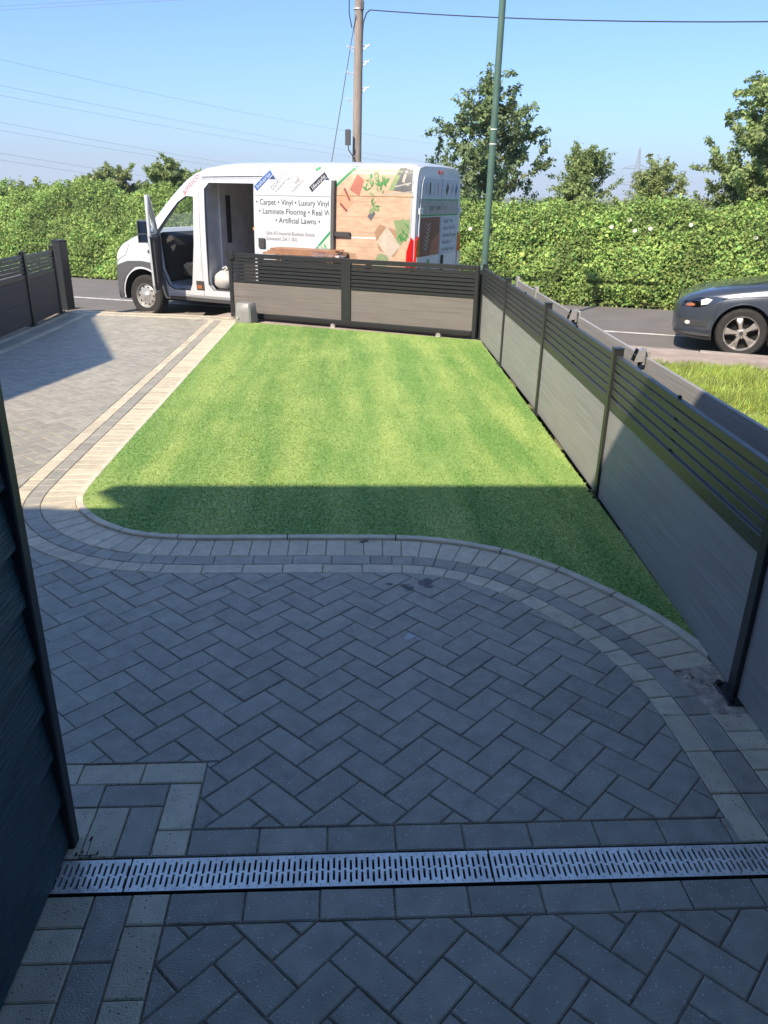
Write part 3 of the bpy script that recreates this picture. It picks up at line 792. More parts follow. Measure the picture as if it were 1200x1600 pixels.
MB().cbox(-.092, .092, -.092, .092, 1.061, 1.074, .004).build('cap', 'gate_black', gpost)
MB().cbox(-.13, .13, -.13, .13, -.01, .010, .004).build('base_plate', 'gate_black', gpost)
MB().cbox(-.125, -.087, -.05, -.02, .72, .96, .006).build('latch_keep', 'gate_black', gpost)
MB().cbox(-.125, -.087, -.05, -.02, .25, .40, .006).build('latch_keep', 'gate_black', gpost)

# sliding gate, drawn back across the front of the lawn
gate = empty('sliding_gate', (GL.x, GL.y, 0), math.atan2(GD.y, GD.x)); tag(gate, 'open sliding gate with taupe boards and black slats behind the lawn', 'gate')
GLn = GATE_LEN-.03; GH = .935
gm = 'gate_black'
MB().cbox(0, .060, -.03, .03, .02, GH, .004).build('stile', gm, gate)
MB().cbox(GLn-.05, GLn, -.03, .03, .02, GH, .004).build('stile', gm, gate)
mx = 1.83
MB().cbox(mx, mx+.145, -.032, .032, .06, GH-.061, .004).build('stile', gm, gate)
MB().cbox(.061, GLn-.051, -.03, .03, GH-.060, GH, .004).build('top_rail', gm, gate)
MB().cbox(.061, GLn-.051, -.045, .03, .025, .100, .004).build('bottom_rail', gm, gate)
MB().cbox(-.035, .10, -.045, -.031, GH-.09, GH+.02, .003).build('end_bracket', gm, gate)
for a, b in ((.061, mx-.001), (mx+.146, GLn-.051)):
    MB().cbox(a, b, -.012, .012, .102, .315, .003).build('board', 'composite_taupe', gate)
    MB().cbox(a, b, -.012, .012, .316, .528, .003).build('board', 'composite_taupe', gate)
    MB().cbox(a, b, -.025, .025, .530, .562, .003).build('mid_rail', gm, gate)
    for k in range(6):
        z = .575+k*.0505; MB().cbox(a, b, -.016, .016, z, z+.036, .003).build('slat', gm, gate)
    MB().box((a+b)/2-.01, (a+b)/2+.01, .006, .017, .56, GH-.06).build('slat_brace', 'black_plastic', gate)
# toothed drive rack and rollers along the foot
mb = MB(); mb.box(.25, GLn-.06, -.075, -.050, .045, .070)
for k in range(int((GLn-.35)/.03)): mb.box(.26+k*.03, .274+k*.03, -.075, -.050, .026, .045)
mb.build('drive_rack', 'black_plastic', gate)
for xx in (1.72, 3.30):
    mb = MB(); mb.lathe([(.0001, -.02), (.035, -.02), (.035, .02), (.0001, .02)], 14, frame_M((xx, -.06, .018), (1, 0, 0), (0, 1, 0))); mb.build('roller', 'steel_silver', gate)
    MB().box(xx-.03, xx+.03, -.10, -.03, -.02, .0).build('roller_bracket', 'steel_silver', gate)
# concrete strip under the gate
mb = MB(); mb.box(-.35, GATE_LEN+.12, -.50, .42, -.2, -.004, Matrix.Translation(GL) @ Matrix.Rotation(math.atan2(GD.y, GD.x), 4, 'Z'))
tag(mb.build('gate_footing', 'pavement'), kind='structure')
# motor box
mot = empty('gate_motor', tuple(GL+GD*.44-GN*.30), math.atan2(GD.y, GD.x)); tag(mot, 'grey plastic gate motor box at the corner of the lawn', 'gate motor')
def taper(mb, x0, x1, y0, y1, z0, z1, ins, c=.02):
    def oct_(a0, a1, b0, b1): return [(a0+c, b0), (a1-c, b0), (a1, b0+c), (a1, b1-c), (a1-c, b1), (a0+c, b1), (a0, b1-c), (a0, b0+c)]
    lv = [(0, z0), (0, z0+.01), (ins*.35, z0+(z1-z0)*.5), (ins*.8, z1-.018), (ins*1.5, z1)]
    o = []
    for i, z in lv: o += [(p[0], p[1], z) for p in oct_(x0+i, x1-i, y0+i*.6, y1-i*.6)]
    f = [tuple(range(7, -1, -1)), tuple(range(32, 40))]+[(k*8+i, k*8+(i+1) % 8, (k+1)*8+(i+1) % 8, (k+1)*8+i) for k in range(4) for i in range(8)]
    mb.add(o, f); return mb
taper(MB(), -.135, .135, -.11, .11, .012, .285, .024).build('cover', 'grey_plastic', mot, smooth=40)
MB().cbox(-.15, .15, -.125, .125, -.004, .012, .004).build('base_plate', 'black_plastic', mot)
mb = MB(); mb.lathe([(.0001, .018), (.020, .018), (.024, .0)], 14, frame_M((-.075, -.108, .075), (1, 0, 0), (0, -1, 0))); mb.build('key_lock', 'steel_silver', mot)
mb = MB(); mb.lathe([(.0001, .012), (.030, .012), (.030, -.012), (.0001, -.012)], 16, frame_M((.02, .155, .07), (1, 0, 0), (0, 1, 0))); mb.build('pinion', 'black_plastic', mot)

# fixed front fence on the road side of the gate
ff = empty('front_fence', (GL.x, GL.y, 0), math.atan2(GD.y, GD.x)); tag(ff, 'fixed black slatted fence on the road side of the open gate', 'fence')
FX = [.42, 2.15, GATE_LEN-.05]
for x in FX:
    o = MB().cbox(x-.035, x+.035, .155, .225, -.01, .87, .004).build('post', gm, ff)
for a, b in zip(FX, FX[1:]):
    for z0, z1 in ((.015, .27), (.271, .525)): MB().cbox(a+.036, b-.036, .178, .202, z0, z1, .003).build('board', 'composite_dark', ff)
    for k in range(6):
        z = .527+k*.0505; MB().cbox(a+.036, b-.036, .174, .206, z, z+.046, .003).build('slat', gm, ff)

# ================================================================== HOUSES (ours stands behind and beside the camera)
house = empty('house', (-.78, 1.78, 0)); tag(house, 'house wall clad in dark blue weatherboards beside the paved drain', 'house')
HO = Matrix.Translation((.78, -1.78, 0))
WX, WY, WTOP = -.785, 1.765, 2.62
# core of the projecting porch
MB().box(-3.6, WX-.035, -.3, WY-.03, -.05, WTOP, HO).build('porch_core', 'trim_dark', house)
z = .012; pitch = .158
def lap_board(M, L, z0):
    mb = MB(); p = .165
    prof = [(.000, 0.0), (.026, 0.0), (.028, .003), (.010, p), (.000, p)]
    v = []
    for x in (0, L): v += [(x, a, b+z0) for a, b in prof]
    n = 5; f = [(i, (i+1) % n, n+(i+1) % n, n+i) for i in range(n)]+[tuple(range(n)), tuple(range(n, 2*n))]
    mb.add([M @ Vector(q) for q in v], f); return mb
Mside = HO @ frame_M((WX-.033, WY-.012, 0), (0, -1, 0))       # local y points to +x
Mfront = HO @ frame_M((WX-.02, WY-.030, 0), (-1, 0, 0))
Mfront = HO @ Matrix(((-1, 0, 0, WX-.022), (0, 1, 0, WY-.033), (0, 0, 1, 0), (0, 0, 0, 1)))
for k in range(16):
    lap_board(Mside, 2.05, z+k*pitch).build('cladding_board', 'cladding', house)
    lap_board(Mfront, 2.78, z+k*pitch).build('cladding_board', 'cladding', house)
mb = MB(); mb.cbox(WX-.040, WX+.008, WY-.034, WY+.010, .0, WTOP, .004, HO); mb.build('corner_trim', 'trim_dark', house)
mb = MB(); mb.box(-3.75, WX+.12, -.3, WY+.14, WTOP+.001, WTOP+.12, HO); mb.build('porch_roof', 'trim_dark', house)
# main walls, door and windows behind the camera
Y0 = -.32
EZ, EY = 5.2, 4.72-.885*5.2
def hb(name, mat, *b, parent=None):
    return MB().box(*b, HO).build(name, mat, parent or house)
hb('wall', 'bounce_cream', -4.66, -.60, -7.8, Y0, -.05, EZ-.1)
hb('wall', 'bounce_cream', .60, 6.0, -7.8, Y0, -.05, EZ-.1)
hb('wall', 'bounce_cream', -.598, .598, -7.8, Y0, 2.15, EZ-.1)
hb('door', 'trim_dark', -.59, .59, Y0-.12, Y0-.07, .0, 2.14)
hb('door_step', 'kerb_stone', -.59, .59, Y0-.2, Y0+.02, -.02, .03)
for x0 in (1.1, 3.6):
    w = hb('window', 'band_white', x0, x0+1.3, Y0+.001, Y0+.03, 1.0, 2.1); hb('pane', 'glass_dark', x0+.07, x0+1.23, Y0+.031, Y0+.036, 1.07, 2.03, parent=w)
for x0 in (-3.6, -1.0, 1.4, 3.8):
    w = hb('window', 'band_white', x0, x0+1.2, Y0+.001, Y0+.03, 3.3, 4.5); hb('pane', 'glass_dark', x0+.07, x0+1.13, Y0+.031, Y0+.036, 3.37, 4.43, parent=w)
def roof(root, O, x0, x1, ye, ze, depth, rise, over=.0):
    v = [(x0, ye, ze), (x1, ye, ze), (x1, ye-depth, ze+rise), (x0, ye-depth, ze+rise), (x1, ye-2*depth, ze), (x0, ye-2*depth, ze)]
    lo = [(a, b, c-.16) for a, b, c in v]
    f = [(0, 1, 2, 3), (3, 2, 4, 5), (6, 9, 8, 7), (9, 11, 10, 8), (0, 6, 7, 1), (5, 4, 10, 11), (0, 3, 9, 6), (3, 5, 11, 9), (1, 7, 8, 2), (2, 8, 10, 4)]
    mb = MB(); mb.add([O @ Vector(p) for p in v+lo], f); return mb.build('roof', 'roof_tile', root)
EX0 = -1.435-SUN_KX*EZ
roof(house, HO, EX0, 12.0, EY, EZ, 4.2, 2.6)
hb('wall', 'bounce_cream', 6.001, 11.9, -7.8, Y0, -.05, EZ-.1)
# lower-set neighbour on the left, and the gabled house that shades the drive
nh = empty('neighbour_house', (-8, -3, 0)); tag(nh, 'brick terraced house joined to the left of the clad house', 'house')
NO = Matrix.Translation((8, 3, 0))
MB().box(-14, EX0-.02, -7.8, -.75, -.05, 4.7, NO).build('wall', 'brick_wall', nh)
roof(nh, NO, -14.2, EX0-.03, 4.36-.885*4.8, 4.8, 4.0, 2.3)
gz = 5.0
apex = Vector((-2.569-SUN_KX*gz, 8.80-SUN_KY*gz, gz))              # eave corner whose shadow lands on the drive
gh = empty('gabled_house', (apex.x, apex.y, -.05), R(-13)); tag(gh, 'gabled brick house beyond the left fence that shades the driveway', 'house')
mb = MB(); mb.box(-6.6, -.2, -8.8, -.15, 0, gz-.05); mb.build('wall', 'brick_wall', gh)
v = [(0, 0, gz+.05), (0, -9, gz+.05), (-3.4, -9, gz+3.2), (-3.4, 0, gz+3.2), (-6.8, 0, gz+.05), (-6.8, -9, gz+.05)]; lo = [(a, b, c-.14) for a, b, c in v]
mb = MB(); mb.add(v+lo, [(0, 1, 2, 3), (3, 2, 5, 4), (6, 9, 8, 7), (9, 10, 11, 8), (0, 6, 7, 1), (4, 5, 11, 10), (0, 3, 9, 6), (3, 4, 10, 9), (1, 7, 8, 2), (2, 8, 11, 5)]); mb.build('roof', 'roof_tile', gh)
mb = MB(); mb.prism([(-6.6, gz-.06), (-.2, gz-.06), (-3.4, gz+3.0)], -.35, -.15, Matrix(((1, 0, 0, 0), (0, 0, 1, 0), (0, 1, 0, 0), (0, 0, 0, 1)))); mb.build('gable', 'brick_wall', gh)
# ================================================================== VEHICLES
class Loft:
    """body made of half rings at stations a; ring points are (half width, height)"""
    def __init__(s, st, W): s.st = st; s.W = W; s.A = [x[0] for x in st]
    def ring(s, a):
        A = s.A; i = max(0, min(len(A)-2, int(np.searchsorted(A, a)-1))); t = (a-A[i])/(A[i+1]-A[i]); r0, r1 = s.st[i][1], s.st[i+1][1]
        return [(p[0]*(1-t)+q[0]*t, p[1]*(1-t)+q[1]*t) for p, q in zip(r0, r1)]
    def b(s, a, c):
        """distance of the near side from the plane b=0 at (a, c)"""
        R_ = s.ring(a)[1:-1]
        for p, q in zip(R_, R_[1:]):
            if p[1] <= c <= q[1]+1e-6 and q[1] > p[1]:
                t = (c-p[1])/(q[1]-p[1]); return s.W/2-(p[0]*(1-t)+q[0]*t)
        return s.W/2-(R_[0][0] if c < R_[0][1] else R_[-1][0])
    def mesh(s, mb):
        n = len(s.st[0][1]); m = 2*n-2; v = []
        for a, r in s.st:
            v += [(a, s.W/2-y, z) for y, z in r]+[(a, s.W/2+y, z) for y, z in reversed(r[1:-1])]
        f = [(i*m+k, i*m+(k+1) % m, (i+1)*m+(k+1) % m, (i+1)*m+k) for i in range(len(s.st)-1) for k in range(m)]
        f += [tuple(range(m-1, -1, -1)), tuple((len(s.st)-1)*m+k for k in range(m))]
        mb.add(v, f); return mb
def boolean(o, cutters, mat_index=None):
    for c in cutters:
        md = o.modifiers.new('cut', 'BOOLEAN'); md.operation = 'DIFFERENCE'; md.object = c; md.solver = 'EXACT'
    dg = bpy.context.evaluated_depsgraph_get(); dg.update()
    me = bpy.data.meshes.new_from_object(o.evaluated_get(dg)); o.modifiers.clear(); old = o.data; o.data = me
    for c in cutters: bpy.data.objects.remove(c)
    return o
def prism_ac(poly, b0, b1, mat):
    """cutter: polygon in (a,c) swept along b"""
    mb = MB(); mb.prism([(p[0], p[1]) for p in poly], b0, b1, Matrix(((1, 0, 0, 0), (0, 0, 1, 0), (0, 1, 0, 0), (0, 0, 0, 1)))); return mb.build('cutter', mat)
def prism_bc(poly, a0, a1, mat):
    mb = MB(); mb.prism(poly, a0, a1, Matrix(((0, 0, 1, 0), (1, 0, 0, 0), (0, 1, 0, 0), (0, 0, 0, 1)))); return mb.build('cutter', mat)
def cyl_b(a, c, r, b0, b1, mat, n=40):
    return prism_ac([(a+r*math.cos(2*math.pi*k/n), c+r*math.sin(2*math.pi*k/n)) for k in range(n)], b0, b1, mat)
def patch(name, poly, bf, off, mat, parent, step=.06, thick=0.0):
    """polygon in (a,c) laid on a body surface b=bf(a,c), off outside it"""
    if area(poly) < 0: poly = poly[::-1]
    mb = MB(); a0, a1 = min(p[0] for p in poly), max(p[0] for p in poly); c0, c1 = min(p[1] for p in poly), max(p[1] for p in poly)
    a = a0
    while a < a1-1e-6:
        q1 = clip(clip(poly, 1, 0, a), -1, 0, -(a+step)); c = c0
        while c < c1-1e-6 and q1:
            q = clip(clip(q1, 0, 1, c), 0, -1, -(c+step)) if len(q1) > 2 else []
            if len(q) > 2: mb.add([(x, bf(x, z)-off, z) for x, z in q], [tuple(range(len(q)))])
            c += step
        a += step
    return mb.build(name, mat, parent)
def text_verts(s, size, spacing=1.0):
    cu = bpy.data.curves.new('t', 'FONT'); cu.body = s; cu.size = size; cu.space_character = spacing; cu.resolution_u = 3
    o = bpy.data.objects.new('t', cu); col.objects.link(o); dg = bpy.context.evaluated_depsgraph_get(); dg.update()
    me = bpy.data.meshes.new_from_object(o.evaluated_get(dg)); v = [tuple(p.co) for p in me.vertices]; f = [tuple(p.vertices) for p in me.polygons]
    bpy.data.objects.remove(o); bpy.data.curves.remove(cu); bpy.data.meshes.remove(me); return v, f
def lettering(s, a, c, size, bf, off, mat, parent, rot=0.0, width=None, clip_a=None, name='lettering', fn=None):
    v, f = text_verts(s, size); mb = MB()
    if width:
        w = max(p[0] for p in v); k = width/w; v = [(p[0]*k, p[1], 0) for p in v]
    cr, sr = math.cos(rot), math.sin(rot)
    pts = [(a+p[0]*cr-p[1]*sr, c+p[0]*sr+p[1]*cr) for p in v]
    if clip_a: f = [q for q in f if all(pts[i][0] < clip_a for i in q)]
    mb.add([fn(*p) if fn else (p[0], bf(*p)-off, p[1]) for p in pts], f); return mb.build(name, mat, parent)
def wheel(parent, a, c, b_out, Rt, Rr, w, rim_mat, style, far=False):
    """wheel with its axle along b; outer face at b_out"""
    zd = (0, 1, 0) if far else (0, -1, 0); M = frame_M((a, b_out, c), (1, 0, 0), zd)
    mb = MB(); n = 40
    mb.lathe([(Rr-.004, -.004), (Rr+.012, .0), (Rt*.90, .004), (Rt*.965, -.012), (Rt, -.035), (Rt, -w+.035), (Rt*.965, -w+.01), (Rr, -w)], n, M)
    for k in range(3): mb.cur = 0
    o = mb.build('wheel', 'rubber', parent, smooth=35)
    mb = MB(); mb.lathe([(.0001, -.11), (Rr*.97, -.115)], n, M); mb.build('brake_disc', 'dark_hole', o)
    mb = MB()
    mb.lathe([(Rr, .0), (Rr*.985, .004), (Rr*.95, -.004), (Rr*.93, -.05), (Rr*.93, -.10)], n, M)
    if style == 'steel':
        mb.lathe([(.0001, .006), (Rr*.20, .006), (Rr*.26, -.004), (Rr*.42, -.022), (Rr*.62, -.016), (Rr*.80, -.030), (Rr*.94, -.045)], n, M)
        rim = mb.build('rim', rim_mat, o, smooth=40)
        for k in range(10):
            t = 2*math.pi*k/10; m2 = MB(); m2.lathe([(.0001, .002), (Rr*.085, .002)], 10, M @ Matrix.Translation((Rr*.74*math.cos(t), Rr*.74*math.sin(t), -.0215))); m2.build('vent_hole', 'dark_hole', o)
        for k in range(5):
            t = 2*math.pi*k/5+.3; m2 = MB(); m2.lathe([(.0001, .02), (Rr*.05, .02), (Rr*.06, .0)], 6, M @ Matrix.Translation((Rr*.36*math.cos(t), Rr*.36*math.sin(t), -.018))); m2.build('wheel_nut', 'steel_silver', o)
    else:
        for k in range(5):
            t = 2*math.pi*k/5+math.pi/2+.25; Q = M @ Matrix.Rotation(t, 4, 'Z')
            s0, s1, r0, r1 = .030, .062, Rr*.20, Rr*.95
            v = []
            for (r_, s_, h) in ((r0, s0*.9, -.012), (r0+(r1-r0)*.4, s0*.9, -.002), (r1-.03, s1*.75, -.012), (r1, s1, -.03)):
                v += [(r_, -s_, h-.022), (r_, -s_*.55, h), (r_, s_*.55, h), (r_, s_, h-.022)]
            f = [(i*4+j, i*4+j+1, (i+1)*4+j+1, (i+1)*4+j) for i in range(3) for j in range(3)]
            mb.add([Q @ Vector(p) for p in v], f)
        mb.lathe([(.0001, -.006), (Rr*.15, -.006), (Rr*.24, -.012), (Rr*.27, -.035)], 20, M)
        mb.build('rim', rim_mat, o, smooth=35)
        for k in range(5):
            t = 2*math.pi*k/5+math.pi/2+.25+.63; m2 = MB(); m2.lathe([(.0001, .004), (.010, .004), (.011, -.01)], 6, M @ Matrix.Translation((Rr*.27*math.cos(t), Rr*.27*math.sin(t), -.012))); m2.build('wheel_nut', 'steel_silver', o)
        m2 = MB(); m2.lathe([(.0001, .001), (Rr*.12, .001), (Rr*.125, -.004)], 16, M @ Matrix.Translation((0, 0, -.004))); m2.build('centre_cap', 'dash_grey', o)
    return o

# ------------------------------------------------------------------ white van
VYAW = R(-27.0); VK = .985
vo = Vector((-3.41, 13.80, -.272))
van = empty('van', tuple(vo), VYAW, VK); tag(van, 'white high-roof flooring van parked on the road with its cab and side doors open', 'van')
AX0 = .95                                    # front axle; van origin is the ground point of the near front wheel
VW = 2.05
FL = [0, .03, .15, .40, .60, .70, .78, .84, .89, .93, .96, .985, 1.0]
RL = [.95, .985, 1, 1, .99, .98, .972, .962, .948, .930, .905, .85, .66]
def vring(hw, zb, zt):
    return [(0, zb)]+[(hw*r*(1.0), zb+(zt-zb)*f) for f, r in zip(FL, RL)]+[(0, zt+.012)]
VS = [(0, .55, .30, .78), (.05, .72, .27, .90), (.14, .84, .25, 1.02), (.28, .93, .25, 1.12), (.46, .985, .26, 1.20), (.62, 1.005, .28, 1.27), (.80, 1.015, .30, 1.345), (.98, 1.02, .31, 1.43), (1.15, 1.022, .32, 1.56), (1.35, 1.024, .33, 1.74), (1.55, 1.025, .34, 1.93),
      (1.75, 1.025, .35, 2.10), (1.93, 1.025, .36, 2.24), (2.12, 1.025, .36, 2.345), (2.35, 1.025, .36, 2.42), (2.65, 1.025, .36, 2.465), (3.0, 1.025, .36, 2.49), (4.0, 1.025, .36, 2.50), (5.0, 1.025, .37, 2.50), (5.80, 1.02, .38, 2.50), (5.93, 1.01, .40, 2.485), (5.985, .985, .42, 2.45)]
nose = lambda a: a if a > .5 else .5-(.5-a)*.68            # short blunt nose
vl = Loft([(nose(a)-AX0, vring(hw, zb, zt)) for a, hw, zb, zt in VS], VW)
vb = lambda a, c: vl.b(a-AX0, c)
mb = vl.mesh(MB()); body = mb.build('body', ['van_white', 'van_inner', 'dark_hole'])
AX = -AX0
def sh(poly): return [(nose(p[0])+AX, p[1]) for p in poly]
door_ap = [(1.36, 1.22), (1.40, .82), (1.52, .56), (1.62, .50), (1.96, .50), (2.02, .62), (2.10, 1.25), (2.13, 1.97), (1.98, 1.98), (1.80, 1.88), (1.55, 1.64), (1.36, 1.44)]
ap_round = lambda a0, a1, c0, c1, r: [(a0+r, c0), (a1-r, c0), (a1, c0+r), (a1, c1-r), (a1-r, c1), (a0+r, c1), (a0, c1-r), (a0, c0+r)]
cut = [
    cyl_b(.97+AX, .36, .44, -.3, .42, 'dark_hole'), cyl_b(.97+AX, .36, .44, VW-.42, VW+.3, 'dark_hole'),
    cyl_b(4.985+AX, .36, .42, -.3, .30, 'dark_hole'), cyl_b(4.985+AX, .36, .42, VW-.30, VW+.3, 'dark_hole'),
    prism_ac(sh([(1.24, .60), (1.18, 1.1), (1.28, 1.40), (1.75, 1.90), (2.0, 2.08), (2.18, 2.12), (2.18, .55), (1.6, .55)]), .10, VW-.10, 'dash_grey'),
    prism_bc([(.09, .52), (1.96, .52), (1.96, 1.6), (1.87, 2.22), (1.55, 2.36), (.50, 2.36), (.18, 2.22), (.09, 1.6)], 2.30+AX, 5.85+AX, 'van_inner'),
    prism_ac(sh(door_ap), -.25, .16, 'van_white'),
    prism_ac(sh(ap_round(2.345, 3.42, .53, 2.18, .09)), -.25, .25, 'van_white'),
    prism_ac(sh([(1.44, 1.44), (1.86, 1.88), (2.06, 1.94), (2.06, 1.44)]), VW-.30, VW+.25, 'van_white'),
    prism_ac(sh([(.88, 1.50), (1.70, 2.22), (2.06, 2.04), (1.34, 1.30)]), .20, VW-.20, 'dash_grey')]
for c in cut:
    pass
boolean(body, cut)
# re-sort materials of the cut faces: the boolean carries the cutters' own materials along
body.parent = van; me = body.data
me.polygons.foreach_set('use_smooth', [True]*len(me.polygons)); me.set_sharp_from_angle(angle=R(22))
def vbox(name, mat, a0, a1, b0, b1, c0, c1, parent=None, ch=.01):
    mb = MB(); mb.cbox(a0+AX, a1+AX, b0, b1, c0, c1, ch); return mb.build(name, mat, parent or van)
# front bumper and dark lower cladding, laid just outside the body
def vpatch(name, poly, off, mat, parent=None, step=.06): return patch(name, sh(poly), lambda a, c: vl.b(a, c), off, mat, parent or van, step)
arch = [(.97+.465*math.cos(R(t)), .36+.465*math.sin(R(t))) for t in range(180, -1, -12)]
vpatch('front_bumper', [(.02, .27), (.49, .27)]+[p for p in arch if p[1] > .27][0:1]+[(.505, .42), (.53, .54), (.60, .66), (.70, .75), (.82, .83), (.97, .845), (.97, .93), (.66, .915), (.45, .86), (.20, .80), (.02, .72)], .012, 'bumper_grey')
vpatch('arch_trim', [(.97, .93), (1.20, .91), (1.36, .84), (1.475, .66), (1.50, .36), (1.415, .36), (1.39, .56), (1.28, .72), (1.13, .815), (.97, .845)], .012, 'bumper_grey')
vpatch('headlight', [(.20, .88), (.42, .94), (.62, 1.02), (.70, 1.22), (.60, 1.20), (.42, 1.10), (.26, .99)], .010, 'clear_lens')
vpatch('lower_trim', [(1.52, .33), (4.5, .33), (4.5, .39), (1.52, .39)], .012, 'bumper_grey')
# nose: grille, bumper front and number plate
nb = lambda b, c: 0
mb = MB(); mb.cbox(.14+AX, .21+AX, .55, 1.50, .34, .52, .01); mb.build('grille', 'dark_hole', van)
mb = MB(); mb.cbox(.125+AX, .21+AX, .50, 1.55, .56, .76, .015); mb.build('front_bumper', 'bumper_grey', van)
mb = MB(); mb.cbox(.115+AX, .13+AX, .77, 1.29, .60, .71, .004); mb.build('number_plate', 'band_white', van)
patch('headlight', [(nose(p[0])+AX, p[1]) for p in [(.20, .88), (.42, .94), (.62, 1.02), (.70, 1.22), (.60, 1.20), (.42, 1.10), (.26, .99)]], lambda a, c: VW-vl.b(a, c), -.010, 'clear_lens', van)
# glass
mb = MB(); mb.add([(1.02+AX, .24, 1.462), (1.02+AX, VW-.24, 1.462), (1.80+AX, VW-.24, 2.138), (1.80+AX, .24, 2.138)], [(0, 1, 2, 3)]); mb.build('windscreen', 'glass_clear', van)
mb = MB(); mb.add([(1.43+AX, VW-.03, 1.43), (2.07+AX, VW-.03, 1.43), (2.07+AX, VW-.055, 1.95), (1.86+AX, VW-.055, 1.89)], [(0, 1, 2, 3)]); mb.build('side_window', 'glass_clear', van)
# cab: dashboard, steering wheel (right hand), seats
mb = MB(); mb.prism(sh([(1.20, .62), (1.20, 1.34), (1.32, 1.40), (1.52, 1.34), (1.58, 1.20), (1.46, 1.0), (1.36, .62)]), .20, VW-.12, Matrix(((1, 0, 0, 0), (0, 0, 1, 0), (0, 1, 0, 0), (0, 0, 0, 1)))); mb.build('dashboard', 'dash_grey', van)
mb = MB(); t0 = frame_M((1.66+AX, 1.50, 1.25), (0, 1, 0), (.75, 0, .65))
mb.tube([tuple(t0 @ Vector((.19*math.cos(k*.2618), .19*math.sin(k*.2618), 0))) for k in range(25)], .016, 7, caps=False); mb.tube([tuple(t0 @ Vector((0, 0, -.15))), tuple(t0 @ Vector((0, 0, 0)))], .05, 8); mb.tube([tuple(t0 @ Vector((-.18, 0, 0))), tuple(t0 @ Vector((.18, 0, 0)))], .018, 6); mb.build('steering_wheel', 'dash_grey', van)
for b0 in (.22, .72, 1.28):
    mb = MB(); mb.cbox(1.66+AX, 2.08+AX, b0, b0+.47, .72, .92, .04); mb.build('seat', 'seat_fabric', van)
    mb = MB(); mb.prism(sh([(1.98, .88), (2.10, .86), (2.165, 1.42), (2.08, 1.46)]), b0, b0+.47, Matrix(((1, 0, 0, 0), (0, 0, 1, 0), (0, 1, 0, 0), (0, 0, 0, 1)))); mb.build('seat_back', 'seat_fabric', van)
    mb = MB(); mb.cbox(2.08+AX, 2.155+AX, b0+.12, b0+.35, 1.44, 1.66, .025); mb.build('headrest', 'seat_fabric', van)
vbox('door_step', 'dash_grey', 1.60, 2.05, .02, .18, .44, .50)
# door seals: dark rubber frames round the openings
def seal(poly, name, r=.012, b=.015):
    pts = [(p[0]+AX, vb(*p)+b, p[1]) for p in poly]+[(poly[0][0]+AX, vb(*poly[0])+b, poly[0][1])]
    mb = MB(); mb.tube(pts, r, 6, caps=False); mb.build(name, 'black_plastic', van)
seal(door_ap, 'door_seal'); seal(ap_round(2.345, 3.42, .53, 2.18, .09), 'door_seal', .010)
vpatch('rail', [(2.30, 2.225), (3.44, 2.250), (3.44, 2.285), (2.30, 2.262)], .004, 'steel_silver')
vpatch('rail_slot', [(2.30, 2.255), (3.44, 2.280), (3.44, 2.292), (2.30, 2.268)], .006, 'dark_hole')
vpatch('vent_panel', [(2.10, .52), (2.26, .52), (2.26, .67), (2.10, .67)], .004, 'dash_grey')
vpatch('side_marker', [(2.12, .545), (2.215, .545), (2.215, .605), (2.12, .605)], .010, 'orange_lens')
# cargo bay lining: ribs and mid rail on the far wall, bulkhead frame, floor sill, racking
for k in range(7):
    a = 2.55+k*.45; mb = MB(); mb.prism([(1.90, .60), (1.955, .60), (1.955, 1.60), (1.87, 2.18), (1.81, 2.16), (1.90, 1.60)], a+AX, a+.10+AX, Matrix(((0, 0, 1, 0), (1, 0, 0, 0), (0, 1, 0, 0), (0, 0, 0, 1)))); mb.build('wall_rib', 'van_inner', van)
vbox('wall_rail', 'van_inner', 2.32, 5.8, 1.89, 1.955, 1.28, 1.40)
vbox('floor_lining', 'dash_grey', 2.32, 5.8, .10, 1.95, .522, .535, ch=.003)
vbox('bulkhead_panel', 'van_inner', 2.302, 2.335, .45, 1.85, .54, 2.20)
mb = MB(); mb.prism([(.62, 1.25), (.74, 1.25), (.74, 2.0), (.62, 2.0)], 2.336+AX, 2.350+AX, Matrix(((0, 0, 1, 0), (1, 0, 0, 0), (0, 1, 0, 0), (0, 0, 0, 1)))); mb.build('bulkhead_slot', 'dash_grey', van)
vbox('rack_shelf', 'cardboard', 2.75, 5.6, 1.35, 1.88, 1.20, 1.23, ch=.003)
vbox('rack_shelf', 'cardboard', 2.75, 5.6, 1.35, 1.88, .86, .89, ch=.003)
vbox('rack_upright', 'dash_grey', 2.75, 2.79, 1.35, 1.39, .54, 1.75, ch=.004); vbox('rack_upright', 'dash_grey', 4.1, 4.14, 1.35, 1.39, .54, 1.75, ch=.004)
# open cab door, swung out towards the drive
VM = Matrix.Translation(vo) @ Matrix.Rotation(VYAW, 4, 'Z') @ Matrix.Scale(VK, 4)
hinge = Vector((1.335+AX, -.005, 0))
def px_of(P):
    d = P-CAM; zc = d.dot(_fw); return 600+F_PX*d.dot(CR)/zc
phi = min((abs(px_of(VM @ (hinge+Matrix.Rotation(R(-p), 3, 'Z') @ Vector((.80, 0, 1.3))))-231.5), p) for p in range(50, 125))[1]
DM = Matrix.Translation(hinge) @ Matrix.Rotation(R(-phi), 4, 'Z')
XZ = Matrix(((1, 0, 0, 0), (0, 0, 1, 0), (0, 1, 0, 0), (0, 0, 0, 1)))
skin = [(.0, 1.40), (.02, .85), (.15, .58), (.28, .48), (.63, .49), (.70, .62), (.79, 1.25), (.80, 1.40)]
mb = MB(); mb.prism(skin, .0, .03, DM @ XZ); dr = mb.build('cab_door', 'van_white', van)
